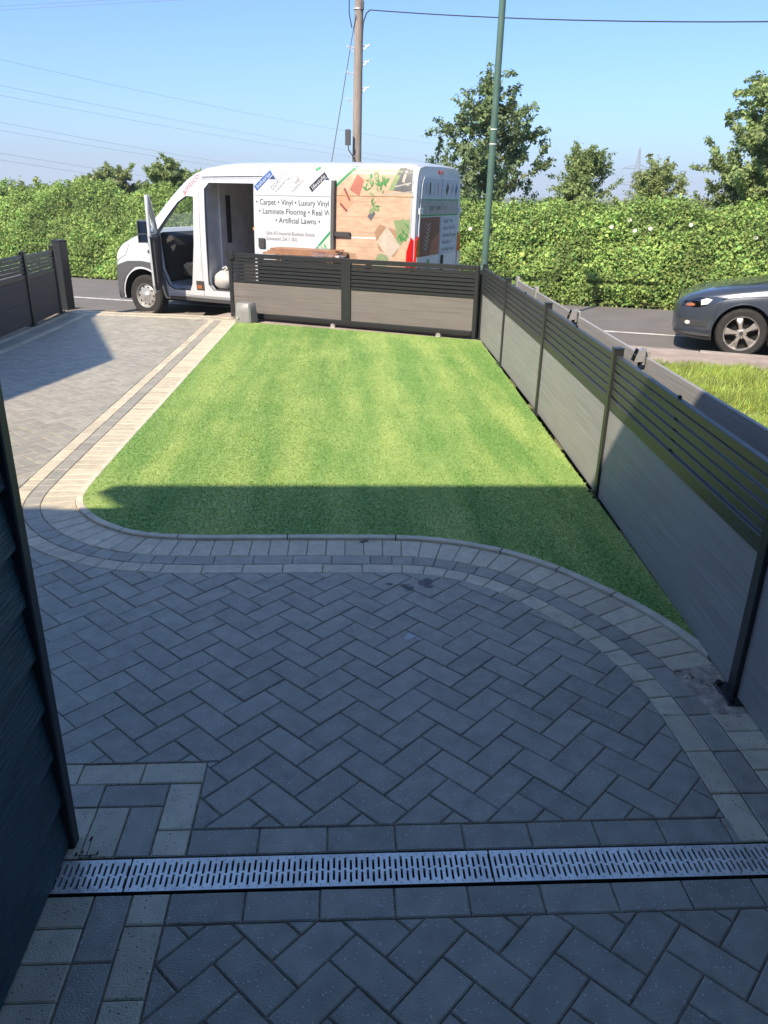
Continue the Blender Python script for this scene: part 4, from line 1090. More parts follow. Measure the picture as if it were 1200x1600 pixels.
mb = MB(); mb.prism([(.04, 1.36), (.06, .88), (.19, .62), (.30, .53), (.61, .54), (.67, .66), (.75, 1.25), (.76, 1.36)], .031, .085, DM @ XZ); mb.build('door_card', 'dash_grey', dr)
def dframe(pts, r): mb = MB(); mb.tube([tuple(DM @ Vector((p[0], .03, p[1]))) for p in pts], r, 8); return mb
dframe([(.02, 1.38), (.22, 1.60), (.50, 1.88), (.66, 1.965), (.79, 1.975), (.805, 1.70), (.80, 1.38)], .028).build('window_frame', 'van_white', dr, smooth=60)
mb = MB(); mb.add([DM @ Vector(p) for p in ((.06, .02, 1.40), (.78, .02, 1.40), (.775, .02, 1.95), (.66, .02, 1.94), (.50, .02, 1.86))], [(0, 1, 2, 3, 4)]); mb.build('window_glass', 'glass_clear', dr)
mb = MB(); mb.cbox(.60, .74, -.035, .0, 1.12, 1.17, .008, DM); mb.build('handle', 'dash_grey', dr)
mb = MB(); mb.cbox(.02, .15, -.27, -.05, 1.24, 1.60, .03, DM); mb.build('mirror_housing', 'bumper_grey', dr)
mb = MB(); mb.cbox(.14, .1535, -.255, -.065, 1.39, 1.58, .004, DM); mb.cbox(.14, .1535, -.255, -.065, 1.26, 1.375, .004, DM); mb.build('mirror_glass', 'mirror_glass', dr)
mb = MB(); mb.cbox(.05, .12, -.06, .02, 1.33, 1.40, .008, DM); mb.build('mirror_arm', 'bumper_grey', dr)
mb = MB(); mb.cbox(.0, .04, -.275, -.268, 1.36, 1.46, .001, DM); mb.build('indicator', 'orange_lens', dr)
# sliding door, run back along the outside
sdb = lambda a, c: vl.b(max(a, 3.3-AX0), c)-.085
def sliding():
    mb = MB(); a0, a1 = 3.335+AX, 4.675+AX; cs = list(np.linspace(.50, 2.24, 26)); v = []
    for a in (a0, a1):
        for off in (0, .06):
            v += [(a, sdb(a, c)+off, c) for c in cs]
    n = len(cs); idx = lambda i, o, k: (i*2+o)*n+k; f = []
    for k in range(n-1):
        f += [(idx(0, 0, k), idx(1, 0, k), idx(1, 0, k+1), idx(0, 0, k+1)), (idx(0, 1, k), idx(0, 1, k+1), idx(1, 1, k+1), idx(1, 1, k)), (idx(0, 0, k), idx(0, 0, k+1), idx(0, 1, k+1), idx(0, 1, k)), (idx(1, 0, k), idx(1, 1, k), idx(1, 1, k+1), idx(1, 0, k+1))]
    f += [(idx(0, 0, 0), idx(0, 1, 0), idx(1, 1, 0), idx(1, 0, 0)), (idx(0, 0, n-1), idx(1, 0, n-1), idx(1, 1, n-1), idx(0, 1, n-1))]
    mb.add(v, f); return mb.build('sliding_door', 'van_white', van, smooth=30)
sdoor = sliding()
sdp = lambda name, poly, off, mat, step=.06: patch(name, sh(poly), sdb, off, mat, sdoor, step)
mb = MB(); mb.cbox(4.664+AX, 4.715+AX, -.06, .03, 1.00, 2.235, .004)
mb = MB()
for k in range(12): pass
v = []
for c in np.linspace(1.0, 2.24, 14): v += [(4.677+AX, sdb(4.677+AX, c)-.002, c), (4.72+AX, sdb(4.677+AX, c)+.01, c), (4.72+AX, sdb(4.677+AX, c)+.075, c), (4.677+AX, sdb(4.677+AX, c)+.075, c)]
mb.add(v, [(i*4+j, i*4+(j+1) % 4, (i+1)*4+(j+1) % 4, (i+1)*4+j) for i in range(13) for j in range(4)]); mb.build('door_edge', 'bumper_grey', sdoor)
sdp('seam', [(3.345, 2.012), (4.67, 2.012), (4.67, 2.020), (3.345, 2.020)], .002, 'grey_plastic')
mb = MB(); mb.cbox(3.42+AX, 3.54+AX, sdb(3.5+AX, 1.36)-.035, sdb(3.5+AX, 1.36), 1.26, 1.40, .012); mb.build('handle', 'dash_grey', sdoor)
mb = MB(); mb.cbox(4.72+AX, 4.98+AX, -.045, -.004, 1.475, 1.535, .006); mb.build('rail_arm', 'dash_grey', sdoor)
vpatch('rail', [(4.72, 1.455), (5.90, 1.455), (5.90, 1.472), (4.72, 1.472)], .003, 'van_inner')
vpatch('seam', [(4.72, 2.036), (5.95, 2.036), (5.95, 2.044), (4.72, 2.044)], .0085, 'cardboard')
vpatch('seam', [(3.44, 2.030), (4.68, 2.032), (4.68, 2.040), (3.44, 2.038)], .002, 'grey_plastic')
# shut lines and small fittings
for pl in ([(2.235, .42), (2.243, .42), (2.243, 2.20), (2.235, 2.20)], [(3.455, .42), (3.463, .42), (3.463, 1.46), (3.455, 1.46)], [(5.925, .45), (5.932, .45), (5.932, 2.38), (5.925, 2.38)], [(1.30, .92), (1.307, .92), (1.307, 1.40), (1.30, 1.40)],
           [(.72, 1.235), (1.00, 1.385), (1.00, 1.395), (.72, 1.245)], [(1.55, .425), (4.50, .425), (4.50, .432), (1.55, .432)], [(2.245, 2.20), (2.30, 2.245), (2.30, 2.252), (2.240, 2.205)]):
    vpatch('seam', pl, .002, 'grey_plastic', None, .2)
vpatch('fuel_flap', [(2.14, .88), (2.215, .88), (2.215, 1.02), (2.14, 1.02)], .003, 'van_white')
vpatch('lower_moulding', [(3.50, .62), (4.50, .62), (4.50, .72), (3.50, .72)], .010, 'bumper_grey')
# writing and labels on the sliding door and body
for nm, c_, r_ in (('ink', (.045, .05, .06), .5), ('ink_pale', (.20, .205, .21), .5), ('label_blue', (.03, .10, .36), .4), ('label_black', (.02, .02, .03), .4), ('label_grey', (.30, .30, .31), .5), ('print_green', (.02, .26, .10), .45), ('print_pink', (.52, .05, .07), .45), ('print_mint', (.40, .50, .43), .45),
                   ('print_tan', (.50, .35, .24), .5), ('print_chair', (.36, .13, .09), .5), ('print_chair2', (.55, .27, .18), .5), ('print_leaf', (.05, .20, .05), .5), ('print_sage', (.20, .28, .13), .5), ('print_cream', (.46, .41, .34), .5), ('print_dark', (.10, .11, .12), .5), ('print_slate', (.30, .34, .34), .5), ('print_rug', (.33, .21, .13), .5), ('print_steel', (.44, .50, .57), .45), ('print_wine', (.17, .055, .05), .5), ('print_ash', (.33, .34, .33), .5), ('door_panel', (.60, .63, .65), .4)):
    material(nm, c_, r_, var=.10, var_scale=9)
material('print_wood', (.50, .345, .245), .5, var=.16, var_scale=2.2, stretch=(3, 3, 9))
L_ = lambda s, a, c, size, mat, rot=0.0, width=None, clip_a=None, off=.004: lettering(s, a+AX, c, size, sdb, off, mat, sdoor, rot, width, (clip_a+AX) if clip_a else None)
D45 = R(41)
def label_box(a, c, L, h, mat, rot, off=.003):
    cr, sr = math.cos(rot), math.sin(rot); sdp('label', [(a+x*cr-y*sr, c+x*sr+y*cr) for x, y in ((0, 0), (L, 0), (L, h), (0, h))], off, mat, .05)
label_box(3.40, 2.075, .36, .085, 'label_blue', D45); L_('balterio', 3.412, 2.105, .085, 'van_white', D45, .30, off=.006)
L_('CORMAR', 3.67, 2.085, .085, 'ink_pale', D45, .36); L_('CARPETS', 3.735, 2.060, .04, 'ink_pale', D45, .28)
sdp('emblem', [(4.05, 2.20), (4.09, 2.24), (4.08, 2.28), (4.12, 2.30), (4.13, 2.26), (4.16, 2.25), (4.13, 2.21), (4.10, 2.22), (4.09, 2.18)], .003, 'label_grey', .03); L_('FLOORING', 4.03, 2.065, .045, 'ink_pale', D45, .26)
label_box(4.36, 2.075, .33, .085, 'label_black', D45); L_('lifestyle', 4.375, 2.105, .08, 'van_white', D45, .27, off=.006)
L_('• Carpet • Vinyl • Luxury Vinyl', 3.375, 1.885, .115, 'ink', 0, 1.27, 4.67)
L_('• Laminate Flooring • Real Wood', 3.425, 1.755, .115, 'ink', 0, 1.42, 4.67)
L_('• Artificial Lawns •', 3.72, 1.630, .115, 'ink', 0, .78)
L_('Unit A3 Imperial Business Estate', 3.55, 1.455, .075, 'ink_pale', 0, .86); L_('Gravesend, DA11 0DL', 3.55, 1.375, .075, 'ink_pale', 0, .56); L_('www.yournewfloor.co.uk', 3.63, 1.215, .06, 'ink_pale', 0, .56)
sdp('stripe', [(4.16, 1.02), (4.20, 1.02), (4.67, 1.50), (4.67, 1.545)], .003, 'print_green', .05); sdp('stripe', [(4.20, 1.02), (4.67, 1.02), (4.67, 1.50)], .002, 'print_mint', .06)
L_('DU', 4.40, 1.03, .24, 'print_green', R(35), clip_a=4.67, off=.005)
lettering('amtico', 1.955+AX, 1.985, .145, lambda a, c: vl.b(a, c), .004, 'print_pink', van, R(44), .40)
vp_ = lambda name, poly, off, mat, step=.06: vpatch(name, poly, off, mat, None, step)
vp_('stripe', [(4.36, 2.36), (4.44, 2.40), (4.42, 2.43), (4.34, 2.40)], .003, 'print_green', .03)
# printed room picture on the rear quarter
vp_('room_print', [(4.69, 1.00), (5.915, 1.00), (5.915, 2.43), (5.05, 2.43), (4.69, 2.12)], .002, 'print_wood')
vp_('stripe', [(4.69, 2.12), (4.69, 2.165), (5.01, 2.44), (5.05, 2.43)], .0035, 'print_green', .04); vp_('print_corner', [(4.69, 2.165), (4.69, 2.43), (5.0, 2.43)], .0025, 'print_mint', .05)
pic = [([(4.94, 2.12), (5.05, 2.33), (5.17, 2.25), (5.10, 2.03)], 'print_chair', .0035), ([(4.74, 1.98), (4.86, 2.16), (5.02, 1.96), (4.86, 1.80)], 'print_chair2', .0033), ([(4.84, 2.13), (4.865, 2.14), (4.96, 1.98), (4.94, 1.96)], 'print_wine', .004), ([(4.78, 1.92), (4.80, 1.94), (4.92, 1.83), (4.90, 1.81)], 'print_wine', .0042),
       ([(5.24, 1.76), (5.32, 1.88), (5.37, 1.80), (5.30, 1.70)], 'print_dark', .0036), ([(5.26, 1.84), (5.33, 1.90), (5.36, 1.85), (5.30, 1.79)], 'print_sage', .0042),
       ([(5.60, 2.12), (5.72, 2.42), (5.915, 2.42), (5.915, 2.09)], 'print_dark', .0033), ([(5.56, 2.12), (5.70, 2.42), (5.78, 2.42), (5.64, 2.12)], 'print_sage', .0036), ([(5.66, 2.16), (5.90, 2.21), (5.90, 2.23), (5.66, 2.18)], 'print_ash', .004), ([(5.76, 2.24), (5.80, 2.38), (5.83, 2.38), (5.80, 2.22), (5.87, 2.20), (5.86, 2.18)], 'print_cream', .004),
       ([(5.45, 2.05), (5.915, 2.10), (5.915, 2.115), (5.45, 2.06)], 'print_ash', .0035),
       ([(5.36, 1.55), (5.44, 1.66), (5.80, 1.56), (5.72, 1.20), (5.44, 1.30)], 'print_rug', .0033), ([(5.66, 1.72), (5.915, 1.74), (5.915, 1.56), (5.78, 1.38), (5.66, 1.30), (5.72, 1.52)], 'print_sage', .0036), ([(5.32, 1.10), (5.46, 1.26), (5.62, 1.22), (5.52, 1.02), (5.34, 1.02)], 'print_sage', .0036),
       ([(5.40, 1.42), (5.56, 1.64), (5.78, 1.37), (5.60, 1.18)], 'print_cream', .0042), ([(5.66, 1.16), (5.80, 1.40), (5.915, 1.34), (5.915, 1.02), (5.70, 1.02)], 'print_tan', .0038)]
for k, (pl, mt, of) in enumerate(pic): vp_('room_print', pl, of, mt, .05)
rr = random.Random(4)
def print_leaves(ca, cc, ra, rc, n, mats, L, off):
    for k in range(n):
        t = rr.uniform(0, 6.283); q = rr.random()**.5; a, c = ca+ra*q*math.cos(t), cc+rc*q*math.sin(t); an = rr.uniform(0, 6.283); l = L*rr.uniform(.6, 1.3); w = l*.35
        dx, dy = math.cos(an), math.sin(an)
        pl = [(a-dx*l, c-dy*l), (a-.2*dx*l+dy*w, c-.2*dy*l-dx*w), (a+dx*l, c+dy*l), (a-.2*dx*l-dy*w, c-.2*dy*l+dx*w)]
        pl = [(min(5.91, max(4.70, p[0])), min(2.42, max(1.01, p[1]))) for p in pl]
        if abs(area(pl)) > 1e-5: vp_('print_leaf', pl, off+k*.00003, rr.choice(mats), .3)
print_leaves(5.36, 2.20, .19, .15, 34, ('print_leaf', 'print_leaf', 'print_sage', 'print_green'), .050, .0036)
print_leaves(5.37, 1.93, .07, .13, 14, ('print_leaf', 'print_sage', 'print_leaf'), .040, .0037)
print_leaves(5.82, 1.58, .10, .15, 16, ('print_sage', 'print_leaf'), .050, .0040)
for k in range(26):
    u, w = rr.random(), rr.random(); P0 = (5.40+.16*u+.20*w, 1.42+.22*u-.24*w); vp_('print_fleck', [(P0[0]-.008, P0[1]), (P0[0], P0[1]-.006), (P0[0]+.010, P0[1]+.002), (P0[0], P0[1]+.008)], .005, 'print_slate' if k % 2 else 'print_chair2', .1)
for k in range(16):
    a = 5.36+.012*k; vp_('print_fleck', [(a, 1.03), (a+.006, 1.03), (a+.05, 1.24), (a+.046, 1.245)], .0046, 'print_leaf' if k % 2 else 'print_cream', .3)
for k in range(5):
    c = 1.12+k*.21; vp_('print_plank_line', [(4.70, c), (5.91, c), (5.91, c+.005), (4.70, c+.005)], .0029, 'print_rug', .15)
# rear end
RA = 5.985+AX
def rbox(name, mat, b0, b1, c0, c1, t0=.002, t1=.012, parent=None, ch=.003):
    mb = MB(); mb.cbox(b0, b1, -t1, -t0, c0, c1, ch, Matrix(((0, -1, 0, RA), (1, 0, 0, 0), (0, 0, 1, 0), (0, 0, 0, 1)))); return mb.build(name, mat, parent or van)
def rpoly(name, mat, poly, off, parent=None):
    mb = MB(); mb.add([(RA+off, p[0], p[1]) for p in poly], [tuple(range(len(poly)))]); return mb.build(name, mat, parent or van)
rd = []
for b0, b1 in ((.155, 1.018), (1.032, 1.895)):
    pl = [(b0, .52), (b1, .52), (b1, 2.32), (b0, 2.32)]
    if b0 < .5: pl = [(.13, .52), (1.018, .52), (1.018, 2.33), (.30, 2.31), (.23, 2.2), (.14, 1.6)]
    else: pl = [(1.032, .52), (1.92, .52), (1.91, 1.6), (1.82, 2.2), (1.75, 2.31), (1.032, 2.33)]
    mb = MB(); mb.prism(pl, 0, .022, Matrix(((0, 0, 1, RA+.001), (1, 0, 0, 0), (0, 1, 0, 0), (0, 0, 0, 1)))); rd.append(mb.build('rear_door', 'door_panel', van))
for d, b0, b1, x in ((rd[0], .235, 1.01, 0), (rd[1], 1.04, 1.815, 0)):
    rpoly('window', 'print_steel', [(b0, 2.02), (b1, 2.02), (b1, 2.29), (b0+.06 if b0 < .5 else b0, 2.29)], .0265, d)
    rpoly('stripe', 'print_green', [(b0-.06, 1.995), (b1, 1.995), (b1, 2.012), (b0-.06, 2.012)], .0265, d); rpoly('band', 'print_ash', [(b0-.06, 1.80), (b1, 1.80), (b1, 1.993), (b0-.06, 1.993)], .0262, d); rpoly('stripe', 'print_green', [(b0-.06, 1.778), (b1, 1.778), (b1, 1.798), (b0-.06, 1.798)], .0265, d)
for b, w, mt, d in ((.36, .035, 'label_grey', rd[0]), (.50, .06, 'label_black', rd[0]), (.70, .03, 'label_grey', rd[0]), (.84, .03, 'print_pink', rd[0]), (1.20, .06, 'label_black', rd[1]), (1.45, .03, 'label_grey', rd[1]), (1.62, .05, 'label_blue', rd[1])):
    rpoly('label', mt, [(b, 2.06), (b+w, 2.10), (b+w, 2.26), (b, 2.22)] if b < 1 else [(b, 2.14), (b+w, 2.05), (b+w+.08, 2.17), (b+.08, 2.26)], .0275, d)
rfn = lambda off: (lambda b, c: (RA+off, b, c))
lettering('your new', .52, 1.86, .13, None, 0, 'ink', rd[0], 0, .48, None, fn=rfn(.0275)); lettering('floor', 1.05, 1.86, .13, None, 0, 'ink_pale', rd[1], 0, .28, None, fn=rfn(.0275))
rpoly('picture', 'print_wine', [(.19, 1.22), (1.0, 1.22), (1.0, 1.765), (.19, 1.765)], .0266, rd[0]); rpoly('picture', 'print_chair', [(.60, 1.22), (1.0, 1.22), (1.0, 1.55), (.66, 1.42)], .0272, rd[0])
for k in range(7):
    for s in (-1, 1):
        b = .42+.016*k; c = 1.30+.055*k; rpoly('picture', 'print_ash', [(b, c), (b+s*.10, c+.045), (b+s*.11, c+.060), (b, c+.018)], .0278, rd[0])
rpoly('picture', 'print_cream', [(.42, 1.25), (.432, 1.25), (.56, 1.72), (.55, 1.72)], .0278, rd[0])
for k, s in enumerate(('• Carpet • Vinyl', '• Luxury Vinyl Tile', '• Laminate Flooring', '• Real Wood •', '• Artificial Lawns')):
    lettering(s, 1.10, 1.675-k*.105, .085, None, 0, 'ink', rd[1], 0, (.50, .60, .66, .42, .60)[k], None, fn=rfn(.0275))
rpoly('list_panel', 'print_steel', [(1.036, 1.21), (1.86, 1.21), (1.83, 1.765), (1.036, 1.765)], .0266, rd[1])
# rampant beast emblem and script on the left door, badge on the right
em = [(.50, 1.00), (.53, 1.01), (.535, 1.05), (.56, 1.03), (.60, 1.0), (.61, 1.015), (.575, 1.06), (.585, 1.09), (.62, 1.085), (.625, 1.10), (.59, 1.12), (.60, 1.15), (.57, 1.18), (.54, 1.165), (.535, 1.14), (.50, 1.145), (.50, 1.13), (.535, 1.11), (.52, 1.08), (.49, 1.06), (.50, 1.05), (.515, 1.05)]
rpoly('emblem', 'print_green', em, .029, rd[0]); lettering('PEUGEOT', .44, .93, .055, None, 0, 'ink_pale', rd[0], 0, .24, None, fn=rfn(.029)); lettering('BOXER', 1.66, .95, .06, None, 0, 'ink', rd[1], 0, .20, None, fn=rfn(.029))
rbox('handle', 'black_plastic', 1.10, 1.19, .90, 1.18, -.022, .050, rd[1], .01) if False else rbox('handle', 'black_plastic', 1.10, 1.19, .92, 1.20, .023, .045, rd[1], .008)
rbox('brake_light', 'red_lens', .93, 1.12, 2.365, 2.41, .0, .02)
for c in (1.85, 1.0):
    rbox('hinge', 'van_white', .10, .22, c-.04, c+.04, .020, .05); rbox('hinge', 'van_white', 1.83, 1.95, c-.04, c+.04, .020, .05)
for b0, b1 in ((.022, .165), (1.845, 2.032)):
    mb = MB(); near = b0 < 1; o_ = b0 if near else b1; i_ = b1 if near else b0
    pl = [(o_, .85), (i_, .85), (i_, 1.52), (o_+(.03 if near else -.03), 1.46)]
    mb.prism(pl, 0, .050, Matrix(((0, 0, 1, RA-.02), (1, 0, 0, 0), (0, 1, 0, 0), (0, 0, 0, 1)))); tl = mb.build('tail_light', 'red_lens', van)
    mb = MB(); mb.prism([(o_+(.03 if near else -.03), .90), (i_-(.01 if near else -.01), .90), (i_-(.01 if near else -.01), 1.22), (o_+(.04 if near else -.04), 1.22)], 0, .006, Matrix(((0, 0, 1, RA+.0305), (1, 0, 0, 0), (0, 1, 0, 0), (0, 0, 0, 1)))); mb.build('reversing_lens', 'clear_lens', tl)
patch('tail_light', sh([(5.86, .85), (5.975, .85), (5.975, 1.46), (5.94, 1.50), (5.88, 1.30)]), lambda a, c: vl.b(a, c), .012, 'red_lens', van, .05)
vbox('rear_bumper', 'bumper_grey', 5.90, 6.06, .10, VW-.10, .38, .52)
for a in (.97, 4.985):
    wheel(van, a+AX, .347, .045, .347, .205, .215, 'steel_silver', 'steel'); wheel(van, a+AX, .347, VW-.045, .347, .205, .215, 'steel_silver', 'steel', True)
# underbody
vbox('underbody', 'dark_hole', .6, 5.7, .45, 1.6, .24, .40)

# things carried in and beside the van
def place_in_van(o, a, b, c, rz=0.0): o.matrix_world = VM @ Matrix.Translation((a+AX, b, c)) @ Matrix.Rotation(rz, 4, 'Z')
sack = empty('white_sack'); place_in_van(sack, 2.52, .24, .536); tag(sack, 'bulging white sack on the floor inside the open side door of the van', 'sack')
mb = MB(); v = []; f = []; nu, nv = 16, 9
for j in range(nv):
    t = j/(nv-1); r = .17*math.sin(math.pi*(.10+.84*t))**.6
    for i in range(nu):
        p = 2*math.pi*i/nu; k = 1+.10*mnoise.noise((math.cos(p)*1.5, math.sin(p)*1.5, t*3)); v.append((r*math.cos(p)*k*1.2, r*math.sin(p)*k, .30*t))
for j in range(nv-1):
    for i in range(nu): f.append((j*nu+i, j*nu+(i+1) % nu, (j+1)*nu+(i+1) % nu, (j+1)*nu+i))
f += [tuple(range(nu)), tuple((nv-1)*nu+i for i in range(nu))]; mb.add(v, f); mb.build('bag', 'white_sack', sack, smooth=60)
mb = MB(); mb.tube([(.0, -.03, .29), (.05, 0, .34), (0, .03, .36), (-.05, .0, .33)], .018, 6); mb.build('tied_neck', 'white_sack', sack)
crate = empty('tool_crate'); place_in_van(crate, 2.62, 1.05, .536); tag(crate, 'dark open tool crate stacked inside the open side door of the van', 'crate')
mb = MB(); W_, D_, H_ = .40, .35, .42
mb.box(-W_/2, W_/2, -D_/2, D_/2, 0, .02); mb.box(-W_/2, -W_/2+.02, -D_/2, D_/2, .02, H_); mb.box(W_/2-.02, W_/2, -D_/2, D_/2, .02, H_); mb.box(-W_/2+.02, W_/2-.02, -D_/2, -D_/2+.02, .02, H_); mb.box(-W_/2+.02, W_/2-.02, D_/2-.02, D_/2, .02, H_); mb.build('tray', 'dash_grey', crate)
mb = MB(); mb.box(-W_/2-.02, W_/2+.02, -D_/2-.02, -D_/2, H_-.05, H_); mb.box(-W_/2-.02, W_/2+.02, D_/2, D_/2+.02, H_-.05, H_); mb.build('rim', 'black_plastic', crate)
lev = empty('spirit_level'); place_in_van(lev, 3.33, .22, .536); tag(lev, 'orange painted timber batten standing upright in the van side doorway', 'batten')
mb = MB(); mb.cbox(-.03, .03, -.02, .02, 0, 1.02, .004); mb.build('stock', 'orange_paint', lev); mb = MB(); mb.cbox(-.20, .031, -.022, -.001, .96, 1.0, .003); mb.build('cross_piece', 'orange_paint', lev)
can = empty('adhesive_tub'); place_in_van(can, 3.02, 1.55, 1.231); tag(can, 'dark tub standing on the rack inside the van', 'tub')
mb = MB(); mb.lathe([(.0001, 0), (.10, 0), (.115, .20), (.12, .205), (.12, .22), (.0001, .225)], 18); mb.build('tub', 'black_plastic', can, smooth=40); mb = MB(); mb.tube([(-.11, 0, .19), (-.09, -.06, .27), (0, -.09, .30), (.09, -.06, .27), (.11, 0, .19)], .005, 5); mb.build('handle', 'steel_silver', can)
# boards laid over trestles between the fence and the van
tb = GL+GD*1.02+GN*.62
trs = []
for k, dx in enumerate((-.42, .42)):
    p = tb+GD*dx; t_ = empty('trestle', (p.x, p.y, xover_z(*to_en(p.x, p.y))), math.atan2(GD.y, GD.x)); tag(t_, 'folding timber trestle behind the gate under the end of the boards '+('nearest the gate motor' if k == 0 else 'wrapped in film'), 'trestle', 'trestles behind the gate')
    zt_ = .905-t_.location.z
    MB().cbox(-.03, .03, -.22, .22, zt_-.06, zt_-.004, .004).build('top_bar', 'plank_brown', t_)
    for sx in (-1, 1):
        for sy in (-1, 1):
            mb = MB(); mb.tube([(sx*.18, sy*.24, .0), (sx*.03, sy*.20, zt_-.061)], .018, 6); mb.build('leg', 'plank_brown', t_)
bd = empty('board_bundle', (tb.x, tb.y, .905), math.atan2(GD.y, GD.x)+R(2)); tag(bd, 'bundle of reddish brown boards in clear wrap lying above the gate', 'boards')
for r_ in range(3):
    for k in range(4):
        x0 = -.68+rr.uniform(-.04, .04)+.05*r_; MB().cbox(x0, x0+1.22-.08*r_, -.17+k*.085, -.088+k*.085, .001+r_*.030, .029+r_*.030, .003).build('board', 'plank_brown', bd)
mb = MB(); v = []; 
for i in range(10):
    x = .12+.06*i
    for j in range(9):
        t = math.pi*j/8; v.append((x, -.20*math.cos(t)+.01*mnoise.noise((x*20, j, 1)), .135*math.sin(t)*(1-.55*i/9)+.012*mnoise.noise((x*30, j*2, 4))+.004))
mb.add(v, [(i*9+j, i*9+j+1, (i+1)*9+j+1, (i+1)*9+j) for i in range(9) for j in range(8)]); glass_mat('wrap_film', (.86, .84, .82), .10, .18); mb.build('wrap', 'wrap_film', bd)

# ------------------------------------------------------------------ dark parked car
def cring(a, hw, zb, zm, zs, zt, k):
    d = zt-zs; mixp = lambda u, v: u*(1-k)+v*k
    return [(0, zb), (hw*.88, zb), (hw*.965, zb+.05), (hw*.992, zb+.14), (hw, zm), (hw*.985, zm+(zs-zm)*.6), (hw*.955, zs), (hw*mixp(.92, .925), zs+mixp(.38, .06)*d), (hw*mixp(.82, .79), zs+mixp(.72, .72)*d), (hw*mixp(.62, .68), zs+mixp(.90, .93)*d), (hw*mixp(.35, .45), zs+mixp(.98, .985)*d), (0, zt)]
CS = [(0, .42, .30, .42, .56, .60, 0), (.03, .60, .25, .42, .60, .65, 0), (.09, .72, .215, .44, .645, .70, 0), (.20, .80, .20, .46, .69, .76, 0), (.36, .86, .19, .48, .73, .815, 0), (.55, .893, .185, .50, .765, .858, 0), (.75, .91, .18, .52, .80, .895, 0), (.95, .918, .18, .54, .83, .925, 0), (1.15, .92, .18, .56, .86, .955, 0), (1.34, .92, .18, .58, .885, .985, 0), (1.46, .92, .18, .58, .905, 1.06, .6),
      (1.70, .92, .18, .58, .92, 1.22, 1), (1.95, .92, .18, .58, .93, 1.36, 1), (2.18, .92, .18, .58, .94, 1.45, 1), (2.6, .92, .18, .58, .955, 1.495, 1), (3.1, .918, .18, .58, .97, 1.48, 1), (3.55, .912, .19, .60, .985, 1.43, 1), (3.86, .90, .20, .62, .99, 1.30, 1), (4.05, .885, .21, .62, .98, 1.15, .9), (4.20, .85, .23, .60, .93, 1.0, .4), (4.29, .80, .26, .58, .84, .90, 0), (4.34, .70, .30, .55, .72, .76, 0)]
CW = 1.84; CA = .88
cp_ = Vector((5.16, 9.85, road_z(to_en(5.09, 9.87)[0])+.008))
car = empty('car', tuple(cp_), RD, 1.0); tag(car, 'dark blue grey hatchback car parked at the kerb beyond the verge', 'car')
cl = Loft([(s[0]-CA, cring(*s)) for s in CS], CW)
cb = cl.mesh(MB()).build('body', ['paint_car', 'dark_hole'])
boolean(cb, [cyl_b(0, .316, .365, -.2, .30, 'dark_hole'), cyl_b(0, .316, .365, CW-.30, CW+.2, 'dark_hole'), cyl_b(2.64, .316, .365, -.2, .30, 'dark_hole'), cyl_b(2.64, .316, .365, CW-.30, CW+.2, 'dark_hole')])
cb.parent = car; cb.data.polygons.foreach_set('use_smooth', [True]*len(cb.data.polygons)); cb.data.set_sharp_from_angle(angle=R(32))
csh = lambda poly: [(p[0]-CA, p[1]) for p in poly]
cbf = lambda a, c: cl.b(a, c); cbr = lambda a, c: CW-cl.b(a, c)
def cpat(name, poly, off, mat, step=.04, both=True):
    o = patch(name, csh(poly), cbf, off, mat, car, step)
    if both: patch(name, csh(poly), cbr, -off, mat, car, step)
    return o
# headlight: dark bezel, clear lens, amber corner
cpat('headlight', [(.10, .600), (.30, .605), (.47, .655), (.66, .745), (.52, .752), (.30, .728), (.13, .668)], .006, 'glass_dark')
cpat('headlight_reflector', [(.34, .635), (.42, .655), (.47, .715), (.40, .728), (.33, .70)], .010, 'clear_lens', .03); cpat('indicator', [(.15, .612), (.25, .617), (.27, .642), (.22, .655), (.16, .640)], .010, 'orange_lens', .03)
cpat('fog_recess', [(.08, .390), (.22, .360), (.46, .360), (.43, .425), (.20, .445), (.09, .440)], .004, 'dash_grey')
for k in range(4): cpat('fog_slat', [(.24, .372+k*.016), (.45, .370+k*.016), (.44, .377+k*.016), (.24, .379+k*.016)], .012, 'bumper_grey')
cpat('fog_light', [(.17, .395), (.20, .378), (.235, .39), (.235, .42), (.20, .432), (.175, .42)], .013, 'clear_lens', .02)
cpat('lower_lip', [(.04, .245), (.50, .205), (.50, .275), (.30, .285), (.04, .285)], .012, 'bumper_grey')
cpat('bumper_seam', [(.50, .30), (.506, .30), (.545, .62), (.60, .70), (.595, .702), (.538, .62)], .002, 'dark_hole', .03)
cpat('crease', [(.60, .73), (.90, .785), (1.30, .80), (1.30, .793), (.90, .777), (.60, .722)], .003, 'paint_car', .05)
cpat('door_seam', [(1.28, .30), (1.287, .30), (1.40, .88), (1.393, .88)], .002, 'dark_hole', .05); cpat('door_seam', [(2.40, .25), (2.407, .25), (2.407, .94), (2.40, .94)], .002, 'dark_hole', .06)
mb = MB(); mb.cbox(.002-CA, .03-CA, .60, 1.24, .36, .50, .01); mb.build('grille', 'dark_hole', car); mb = MB(); mb.cbox(-.004-CA, .02-CA, .66, 1.18, .31, .42, .004); mb.build('number_plate', 'band_white', car)
mb = MB(); mb.cbox(.02-CA, .07-CA, .55, 1.29, .60, .66, .01); mb.build('grille', 'dark_hole', car)
